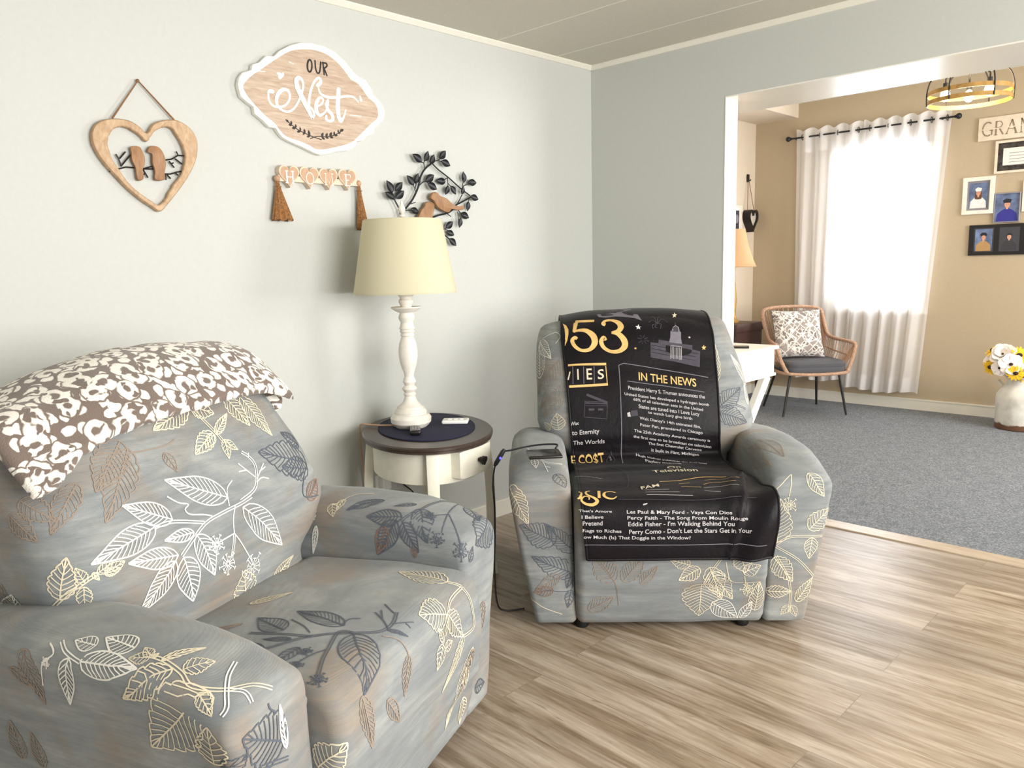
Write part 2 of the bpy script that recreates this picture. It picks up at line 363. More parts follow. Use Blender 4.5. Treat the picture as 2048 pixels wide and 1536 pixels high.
def smooth_path(pts, n=6, closed=False):
    P = [Vector(p) for p in pts]; m = len(P); out = []
    for i in range(m if closed else m-1):
        p0 = P[(i-1) % m] if closed or i > 0 else P[0]; p1 = P[i]; p2 = P[(i+1) % m]; p3 = P[(i+2) % m] if closed or i+2 < m else P[-1]
        for j in range(n):
            t = j/n; out.append(0.5*((2*p1)+(p2-p0)*t+(2*p0-5*p1+4*p2-p3)*t*t+(3*p1-p0-3*p2+p3)*t**3))
    if not closed: out.append(P[-1])
    return out

# ------------------------------------------------------------------ measured outlines and print layouts, in metres
DATA = {
'rec1': {"back":[["l","white",[-0.001,0.484,0.712],[-0.159,0.516,0.796],0.36],["l","white",[-0.175,0.486,0.71],[-0.279,0.514,0.771],0.42],["l","white",[-0.221,0.487,0.709],[-0.377,0.501,0.677],0.36],["l","white",[-0.131,0.47,0.667],[-0.213,0.474,0.674],0.35],["l","white",[-0.192,0.459,0.635],[-0.311,0.475,0.657],0.38],["l","white",[-0.202,0.458,0.625],[-0.3,0.475,0.541],0.38],["l","white",[-0.18,0.457,0.625],[-0.159,0.462,0.511],0.55],["l","white",[-0.126,0.467,0.66],[-0.097,0.451,0.552],0.5],["l","white",[0.036,0.472,0.677],[0.155,0.458,0.538],0.4],["D","white",[[-0.227,0.487,0.707],[-0.175,0.484,0.705],[-0.093,0.473,0.678]]],["D","white",[[0.075,0.477,0.693],[0.034,0.475,0.687],[-0.028,0.475,0.683],[-0.088,0.473,0.676],[-0.137,0.465,0.655],[-0.184,0.458,0.63]]],["S","white",[[0.014,0.476,0.688],[-0.006,0.467,0.659],[-0.018,0.456,0.628]]],["S","white",[[-0.018,0.456,0.628],[-0.079,0.455,0.623]]],["D","white",[[-0.018,0.456,0.628],[-0.039,0.451,0.574]]],["S","white",[[-0.018,0.456,0.628],[0.003,0.451,0.59],[0.029,0.451,0.54]]],["D","white",[[0.037,0.477,0.693],[0.087,0.48,0.705],[0.11,0.488,0.725],[0.124,0.502,0.762],[0.111,0.511,0.788],[0.093,0.516,0.803]]],["S","white",[[0.109,0.491,0.735],[0.088,0.499,0.758],[0.068,0.507,0.78]]],["S","white",[[0.088,0.499,0.758],[0.061,0.5,0.76]]],["S","white",[[0.113,0.489,0.729],[0.157,0.502,0.759]]],["S","white",[[0.13,0.495,0.743],[0.159,0.498,0.749]]],["S","white",[[0.108,0.486,0.722],[0.132,0.489,0.727],[0.155,0.487,0.718]]],["S","white",[[0.109,0.509,0.784],[0.116,0.514,0.796]]],["S","white",[[-0.168,0.503,0.761],[-0.145,0.496,0.74],[-0.12,0.491,0.729],[-0.133,0.489,0.721],[-0.125,0.484,0.707],[-0.087,0.479,0.695],[-0.065,0.476,0.685]]],["S","white",[[0.03,0.495,0.746],[0.005,0.49,0.73],[-0.005,0.477,0.692]]],["U","white",[-0.079,0.455,0.621],0.024],["U","white",[-0.053,0.45,0.564],0.028],["U","white",[0.034,0.455,0.523],0.037],["D","cream",[[-0.003,0.584,0.941],[0.017,0.563,0.903],[0.038,0.543,0.865],[0.05,0.529,0.837]]],["L","cream",[-0.01,0.582,0.937],[-0.127,0.572,0.902],0.45],["L","cream",[0.001,0.582,0.938],[0.06,0.565,0.908],0.75],["L","cream",[0.028,0.544,0.867],[-0.049,0.529,0.829],0.5],["L","cream",[0.036,0.541,0.861],[0.101,0.561,0.901],0.3],["L","cream",[0.12,0.583,0.942],[0.164,0.544,0.857],0.5],["L","cream",[0.175,0.582,0.933],[0.232,0.53,0.816],0.4],["L","cream",[0.055,0.533,0.844],[0.045,0.512,0.797],0.5],["L","cream",[0.053,0.531,0.84],[0.085,0.519,0.811],0.5],["L","cream",[0.031,0.542,0.862],[-0.012,0.531,0.837],0.5],["D","cream",[[-0.311,0.795,0.477],[-0.423,0.551,0.606],[-0.397,0.506,0.643],[-0.371,0.492,0.657]]],["L","cream",[-0.422,0.542,0.614],[-0.406,0.532,0.699],0.6],["L","cream",[-0.393,0.502,0.642],[-0.4,0.518,0.676],0.6],["L","cream",[-0.397,0.503,0.636],[-0.389,0.515,0.585],0.5],["L","cream",[-0.371,0.492,0.657],[-0.338,0.484,0.672],0.5],["L","cream",[-0.36,0.485,0.654],[-0.316,0.478,0.665],0.5],["L","cream",[-0.361,0.485,0.652],[-0.329,0.476,0.655],0.5],["L","cream",[-0.379,0.497,0.66],[-0.372,0.488,0.643],0.5],["L","cream",[-0.311,0.79,0.462],[-0.409,0.531,0.599],0.38],["l","white",[-0.343,0.757,0.513],[-0.433,0.671,0.611],0.5],["L","cream",[-0.377,0.541,0.549],[-0.314,0.47,0.568],0.4],["L","cream",[-0.326,0.503,0.528],[-0.212,0.471,0.498],0.4],["L","cream",[0.018,0.457,0.436],[0.005,0.453,0.525],0.85],["l","cream",[0.122,0.464,0.45],[0.213,0.47,0.486],0.35],["L","tan",[-0.376,0.742,0.54],[-0.438,0.692,0.633],0.6],["L","tan",[-0.311,0.79,0.465],[-0.378,0.743,0.542],0.6],["L","dark",[0.334,0.501,0.715],[0.154,0.513,0.789],0.5],["L","dark",[0.329,0.493,0.699],[0.223,0.495,0.733],0.6],["L","dark",[0.334,0.524,0.764],[0.273,0.534,0.817],0.5],["l","rust",[0.287,0.466,0.625],[0.367,0.493,0.661],0.5],["S","dark",[[0.308,0.488,0.698],[0.272,0.468,0.639],[0.344,0.474,0.62]]],["L","tan",[-0.204,0.567,0.875],[-0.326,0.51,0.748],0.4],["L","tan",[-0.34,0.565,0.832],[-0.413,0.559,0.746],0.4],["l","tan",[-0.127,0.543,0.851],[-0.116,0.518,0.804],0.5],["L","tan",[-0.212,0.581,0.895],[-0.318,0.539,0.81],0.5],["S","tan",[[-0.273,0.584,0.882],[-0.205,0.562,0.867],[-0.119,0.55,0.865],[-0.085,0.552,0.873]]],["L","tan",[-0.422,0.626,0.814],[-0.402,0.555,0.771],0.5],["L","tan",[-0.438,0.639,0.788],[-0.428,0.58,0.734],0.5]],"armL":[["l","white",[-0.518,0.326,0.598],[-0.518,0.379,0.599],0.6],["l","white",[-0.505,0.245,0.601],[-0.499,0.323,0.605],0.6],["l","white",[-0.543,0.339,0.578],[-0.534,0.21,0.582],0.4],["l","white",[-0.543,0.368,0.579],[-0.54,0.382,0.484],0.4],["D","white",[[-0.524,0.407,0.596],[-0.538,0.38,0.586],[-0.544,0.339,0.577]]],["S","white",[[-0.53,0.431,0.591],[-0.542,0.408,0.58],[-0.548,0.434,0.558],[-0.542,0.447,0.51]]],["U","white",[-0.548,0.424,0.563],0.011],["L","tan",[-0.542,0.488,0.576],[-0.536,0.457,0.466],0.42],["l","tan",[-0.544,0.531,0.531],[-0.539,0.472,0.497],0.4],["D","cream",[[-0.511,0.212,0.596],[-0.508,0.175,0.592],[-0.514,0.13,0.58],[-0.524,0.097,0.567],[-0.503,0.046,0.559],[-0.464,0.02,0.552],[-0.436,0.003,0.534]]],["L","cream",[-0.509,0.178,0.592],[-0.444,0.141,0.589],0.2],["L","cream",[-0.509,0.13,0.583],[-0.465,0.1,0.581],0.7],["L","cream",[-0.515,0.148,0.584],[-0.547,0.235,0.53],0.42],["L","cream",[-0.518,0.066,0.56],[-0.532,0.196,0.438],0.6],["L","cream",[-0.513,0.202,0.594],[-0.525,0.239,0.592],0.6],["L","cream",[-0.51,0.2,0.595],[-0.499,0.228,0.601],0.6],["L","cream",[-0.511,0.196,0.594],[-0.5,0.194,0.597],0.6],["L","cream",[-0.527,0.08,0.559],[-0.54,0.041,0.533],0.5],["D","white",[[-0.44,0.078,0.572],[-0.477,0.061,0.568],[-0.504,0.041,0.557],[-0.523,0.025,0.542],[-0.535,0.026,0.533]]],["D","white",[[-0.501,0.043,0.558],[-0.487,0.019,0.552],[-0.488,0.004,0.536]]],["L","cream",[-0.535,0.05,0.442],[-0.547,0.046,0.517],0.85],["L","dark",[-0.424,-0.005,0.428],[-0.52,-0.0,0.489],0.8],["L","dark",[-0.536,0.035,0.44],[-0.511,-0.001,0.457],0.6],["D","dark",[[-0.485,-0.005,0.416],[-0.42,-0.007,0.393]]],["S","dark",[[-0.454,-0.001,0.517],[-0.451,-0.001,0.505],[-0.438,-0.002,0.491]]],["l","white",[-0.422,-0.006,0.413],[-0.427,-0.002,0.5],0.2],["L","tan",[-0.511,0.582,0.31],[-0.526,0.581,0.402],0.5],["L","tan",[-0.515,0.516,0.309],[-0.526,0.523,0.388],0.5]],"seat":[["D","dark",[[-0.181,0.28,0.472],[-0.174,0.199,0.48],[-0.166,0.134,0.482],[-0.142,0.098,0.482],[-0.116,0.051,0.48],[-0.088,0.006,0.477],[-0.041,-0.002,0.476],[0.007,0.016,0.479]]],["D","dark",[[-0.116,0.051,0.48],[-0.125,0.082,0.481],[-0.192,0.062,0.479],[-0.235,0.047,0.476],[-0.279,0.025,0.471]]],["S","dark",[[-0.197,0.063,0.479],[-0.224,0.081,0.477],[-0.258,0.091,0.475]]],["D","dark",[[-0.142,0.098,0.482],[-0.178,0.141,0.482],[-0.234,0.189,0.477],[-0.252,0.246,0.471]]],["l","dark",[-0.096,0.089,0.481],[-0.066,0.239,0.479],0.35],["l","dark",[-0.156,0.206,0.48],[-0.114,0.314,0.472],0.5],["l","dark",[-0.189,0.16,0.481],[-0.201,0.225,0.476],0.25],["l","dark",[-0.12,0.048,0.48],[-0.237,-0.05,0.421],0.48],["l","dark",[-0.21,0.122,0.479],[-0.279,0.136,0.475],0.45],["l","dark",[-0.247,0.189,0.476],[-0.227,0.29,0.468],0.4],["l","dark",[-0.275,0.147,0.475],[-0.303,0.185,0.471],0.5],["U","dark",[-0.29,0.017,0.47],0.02],["U","dark",[-0.266,0.089,0.474],0.018],["U","dark",[-0.218,0.1,0.478],0.015],["S","dark",[[-0.065,-0.005,0.475],[-0.037,0.027,0.479],[-0.012,0.062,0.48]]],["S","dark",[[-0.037,0.027,0.479],[0.003,0.055,0.48]]],["S","dark",[[-0.0,0.019,0.479],[0.034,0.065,0.48]]],["S","dark",[[-0.043,-0.003,0.476],[0.003,-0.03,0.464]]],["S","dark",[[-0.018,-0.021,0.469],[-0.018,-0.033,0.46]]],["l","dark",[-0.07,-0.006,0.474],[-0.042,-0.04,0.452],0.2],["S","dark",[[-0.107,0.224,0.479],[-0.13,0.173,0.483],[-0.153,0.138,0.483]]],["S","dark",[[-0.099,0.095,0.482],[-0.066,0.096,0.481],[-0.052,0.075,0.48]]],["L","cream",[0.213,-0.007,0.472],[0.221,0.137,0.478],0.5],["D","cream",[[0.213,-0.007,0.472],[0.242,-0.033,0.453]]],["D","cream",[[0.239,-0.034,0.452],[0.156,-0.041,0.446],[0.1,-0.056,0.389]]],["D","cream",[[0.239,-0.034,0.452],[0.257,-0.051,0.405],[0.253,-0.058,0.345],[0.192,-0.059,0.346]]],["L","cream",[0.124,-0.048,0.432],[0.034,-0.026,0.466],0.85],["L","cream",[0.129,-0.048,0.432],[0.186,-0.059,0.348],0.55],["L","cream",[0.084,-0.058,0.376],[0.042,-0.062,0.332],0.6],["L","cream",[0.09,-0.06,0.362],[0.131,-0.059,0.363],0.6],["L","cream",[0.09,-0.058,0.378],[0.073,-0.052,0.422],0.4],["L","cream",[0.193,-0.059,0.351],[0.084,-0.05,0.252],0.22],["L","cream",[0.252,-0.054,0.288],[0.147,-0.02,0.11],0.25],["l","cream",[0.245,-0.023,0.143],[0.25,-0.008,0.063],0.5],["L","cream",[-0.326,0.002,0.311],[-0.307,-0.055,0.363],0.85],["S","white",[[-0.324,0.055,0.354],[-0.322,0.045,0.416],[-0.32,0.031,0.447],[-0.322,0.022,0.441],[-0.323,0.038,0.388],[-0.324,0.047,0.356],[-0.325,0.054,0.32]]],["L","tan",[-0.243,-0.049,0.422],[-0.231,-0.059,0.305],0.35],["L","tan",[-0.062,-0.051,0.42],[-0.099,-0.058,0.344],0.4],["l","tan",[-0.164,-0.056,0.371],[-0.122,-0.057,0.299],0.4],["L","cream",[-0.05,0.394,0.466],[0.025,0.326,0.474],0.28],["L","tan",[0.261,-0.053,0.278],[0.195,-0.04,0.183],0.3],["S","tan",[[-0.095,-0.009,0.473],[-0.071,-0.035,0.456],[-0.062,-0.051,0.42]]],["L","tan",[-0.226,0.404,0.462],[-0.146,0.331,0.47],0.25]],"armR":[["D","dark",[[0.521,0.08,0.564],[0.499,0.129,0.587],[0.447,0.155,0.594],[0.394,0.166,0.591],[0.344,0.198,0.57]]],["S","dark",[[0.512,0.103,0.576],[0.432,0.095,0.577],[0.351,0.077,0.548]]],["S","dark",[[0.425,0.091,0.575],[0.369,0.039,0.546],[0.346,0.016,0.516]]],["S","dark",[[0.425,0.091,0.575],[0.384,0.122,0.58]]],["l","dark",[0.405,0.287,0.603],[0.349,0.378,0.583],0.3],["l","dark",[0.352,0.199,0.579],[0.345,0.31,0.572],0.45],["l","dark",[0.416,0.188,0.597],[0.382,0.24,0.598],0.3],["l","dark",[0.399,0.169,0.592],[0.337,0.112,0.519],0.5],["l","dark",[0.344,0.192,0.567],[0.336,0.142,0.489],0.5],["l","dark",[0.345,0.212,0.571],[0.332,0.271,0.469],0.5],["U","dark",[0.382,0.127,0.58],0.018],["U","dark",[0.341,0.085,0.533],0.022],["U","dark",[0.342,0.014,0.506],0.028],["l","dark",[0.521,0.08,0.564],[0.465,0.017,0.55],0.6],["L","dark",[0.518,0.018,0.541],[0.405,0.001,0.503],0.9],["L","dark",[0.362,0.001,0.471],[0.386,0.001,0.506],0.6],["S","cream",[[0.44,0.344,0.608],[0.419,0.388,0.608],[0.366,0.41,0.6],[0.355,0.431,0.591]]],["L","cream",[0.358,0.433,0.593],[0.34,0.421,0.562],0.8],["L","cream",[0.377,0.403,0.603],[0.346,0.412,0.58],0.5],["L","cream",[0.354,0.495,0.587],[0.336,0.519,0.521],0.6],["l","white",[0.336,0.479,0.53],[0.333,0.495,0.444],0.2],["l","rust",[0.337,0.245,0.552],[0.332,0.272,0.472],0.5],["l","rust",[0.336,0.158,0.502],[0.336,0.152,0.473],0.6],["L","tan",[0.419,-0.009,0.335],[0.393,-0.009,0.249],0.45],["L","dark",[0.362,-0.002,0.102],[0.422,-0.003,0.089],0.6]]},
'rec2': {"back":[["l","white",[-0.427,0.6,0.807],[-0.423,0.701,0.949],0.4],["l","white",[-0.423,0.701,0.949],[-0.381,0.595,0.887],0.4],["L","tan",[-0.337,0.579,0.897],[-0.437,0.6,0.743],0.5],["L","tan",[-0.336,0.527,0.798],[-0.429,0.561,0.687],0.4],["L","tan",[-0.337,0.509,0.747],[-0.421,0.538,0.655],0.4],["L","cream",[-0.358,0.476,0.618],[-0.365,0.497,0.68],0.9],["L","cream",[-0.392,0.497,0.614],[-0.413,0.521,0.64],0.6],["S","white",[[-0.413,0.692,0.959],[-0.359,0.661,0.988],[-0.342,0.635,0.972],[-0.361,0.622,0.946]]],["L","dark",[0.266,0.483,0.687],[0.369,0.539,0.763],0.5],["L","dark",[0.265,0.48,0.679],[0.385,0.494,0.63],0.55],["L","cream",[0.264,0.516,0.778],[0.276,0.598,0.943],0.22],["l","white",[0.402,0.583,0.765],[0.342,0.596,0.889],0.3],["D","dark",[[0.27,0.483,0.687],[0.328,0.493,0.702],[0.386,0.518,0.679]]],["l","white",[0.401,0.542,0.692],[0.389,0.566,0.777],0.3]],"armL":[["L","cream",[-0.539,0.021,0.524],[-0.482,-0.004,0.392],0.4],["L","dark",[-0.39,-0.005,0.329],[-0.512,0.001,0.391],0.6],["L","dark",[-0.33,0.019,0.288],[-0.426,-0.005,0.396],0.38],["L","dark",[-0.327,0.03,0.208],[-0.473,-0.002,0.279],0.42],["S","dark",[[-0.347,0.002,0.224],[-0.34,0.002,0.153],[-0.461,-0.001,0.164]]],["L","tan",[-0.377,-0.004,0.211],[-0.461,-0.001,0.156],0.4],["L","dark",[-0.339,0.004,0.215],[-0.355,-0.001,0.162],0.5],["L","dark",[-0.34,0.002,0.153],[-0.353,-0.002,0.091],0.5],["L","rust",[-0.401,-0.006,0.157],[-0.468,0.0,0.148],0.5],["l","white",[-0.459,0.136,0.585],[-0.452,0.075,0.568],0.4],["D","white",[[-0.436,0.128,0.583],[-0.402,0.105,0.576],[-0.36,0.112,0.57]]],["S","white",[[-0.429,0.12,0.581],[-0.411,0.054,0.559]]],["S","white",[[-0.418,0.086,0.57],[-0.403,0.08,0.567]]],["L","dark",[-0.385,0.045,0.553],[-0.354,0.009,0.516],0.8],["S","white",[[-0.523,0.219,0.59],[-0.482,0.234,0.602],[-0.475,0.153,0.589]]],["S","cream",[[-0.501,0.019,0.225],[-0.486,0.027,0.147],[-0.447,-0.004,0.101],[-0.372,-0.003,0.068]]]],"armR":[["U","cream",[0.395,-0.003,0.447],0.028],["S","cream",[[0.395,-0.003,0.477],[0.407,0.018,0.546]]],["S","cream",[[0.352,0.003,0.499],[0.407,0.018,0.546]]],["L","cream",[0.36,-0.001,0.316],[0.367,-0.001,0.469],0.55],["l","cream",[0.461,0.017,0.549],[0.511,-0.001,0.474],0.5],["L","cream",[0.463,-0.006,0.362],[0.533,0.013,0.433],0.6],["D","cream",[[0.356,-0.001,0.308],[0.405,-0.006,0.337],[0.511,0.004,0.335]]],["D","cream",[[0.356,-0.001,0.301],[0.429,-0.007,0.256],[0.488,0.009,0.189]]],["L","cream",[0.475,-0.004,0.331],[0.467,-0.002,0.257],0.6],["L","cream",[0.35,-0.002,0.263],[0.413,-0.006,0.178],0.6],["L","cream",[0.331,0.011,0.14],[0.411,-0.005,0.142],0.5],["D","cream",[[0.357,-0.003,0.27],[0.402,-0.006,0.178],[0.408,0.001,0.064]]],["L","cream",[0.414,-0.001,0.089],[0.431,0.002,0.048],0.6],["L","cream",[0.406,-0.001,0.089],[0.378,0.001,0.056],0.6],["L","cream",[0.428,-0.003,0.105],[0.483,0.005,0.188],0.4],["L","tan",[0.337,0.326,0.548],[0.361,0.085,0.56],0.3],["S","tan",[[0.337,0.622,0.532],[0.341,0.314,0.568],[0.452,0.283,0.606]]],["l","tan",[0.381,0.314,0.6],[0.416,0.119,0.581],0.35]],"seat":[["L","tan",[-0.195,-0.046,0.203],[-0.269,-0.058,0.301],0.6],["L","tan",[-0.166,-0.045,0.202],[-0.094,-0.055,0.297],0.5],["S","tan",[[-0.254,-0.057,0.293],[-0.195,-0.046,0.203],[-0.178,-0.02,0.105]]],["L","tan",[-0.282,-0.018,0.09],[-0.193,-0.023,0.138],0.5],["D","cream",[[0.166,-0.058,0.294],[0.126,-0.047,0.23],[0.1,-0.035,0.179]]],["L","cream",[0.057,-0.048,0.258],[-0.01,-0.051,0.279],0.6],["L","cream",[0.09,-0.047,0.246],[0.021,-0.045,0.203],0.6],["L","cream",[0.122,-0.049,0.25],[0.169,-0.026,0.127],0.5],["L","cream",[0.099,-0.042,0.189],[0.095,-0.012,0.062],0.9],["L","cream",[0.13,-0.047,0.23],[0.206,-0.025,0.126],0.5],["L","cream",[0.224,-0.059,0.294],[0.242,-0.049,0.229],0.9],["L","cream",[0.235,-0.049,0.229],[0.292,-0.05,0.255],0.7],["S","cream",[[0.175,-0.053,0.27],[0.202,-0.036,0.193],[0.298,-0.033,0.191]]],["S","cream",[[0.235,-0.048,0.236],[0.252,-0.029,0.166]]],["U","cream",[0.256,-0.03,0.162],0.025],["l","white",[0.137,-0.024,0.115],[0.231,-0.006,0.05],0.6],["l","white",[0.238,-0.007,0.05],[0.273,-0.024,0.117],0.45],["L","cream",[0.284,-0.016,0.081],[0.294,-0.034,0.191],0.45],["L","tan",[-0.107,-0.043,0.193],[-0.049,-0.048,0.256],0.4]]},
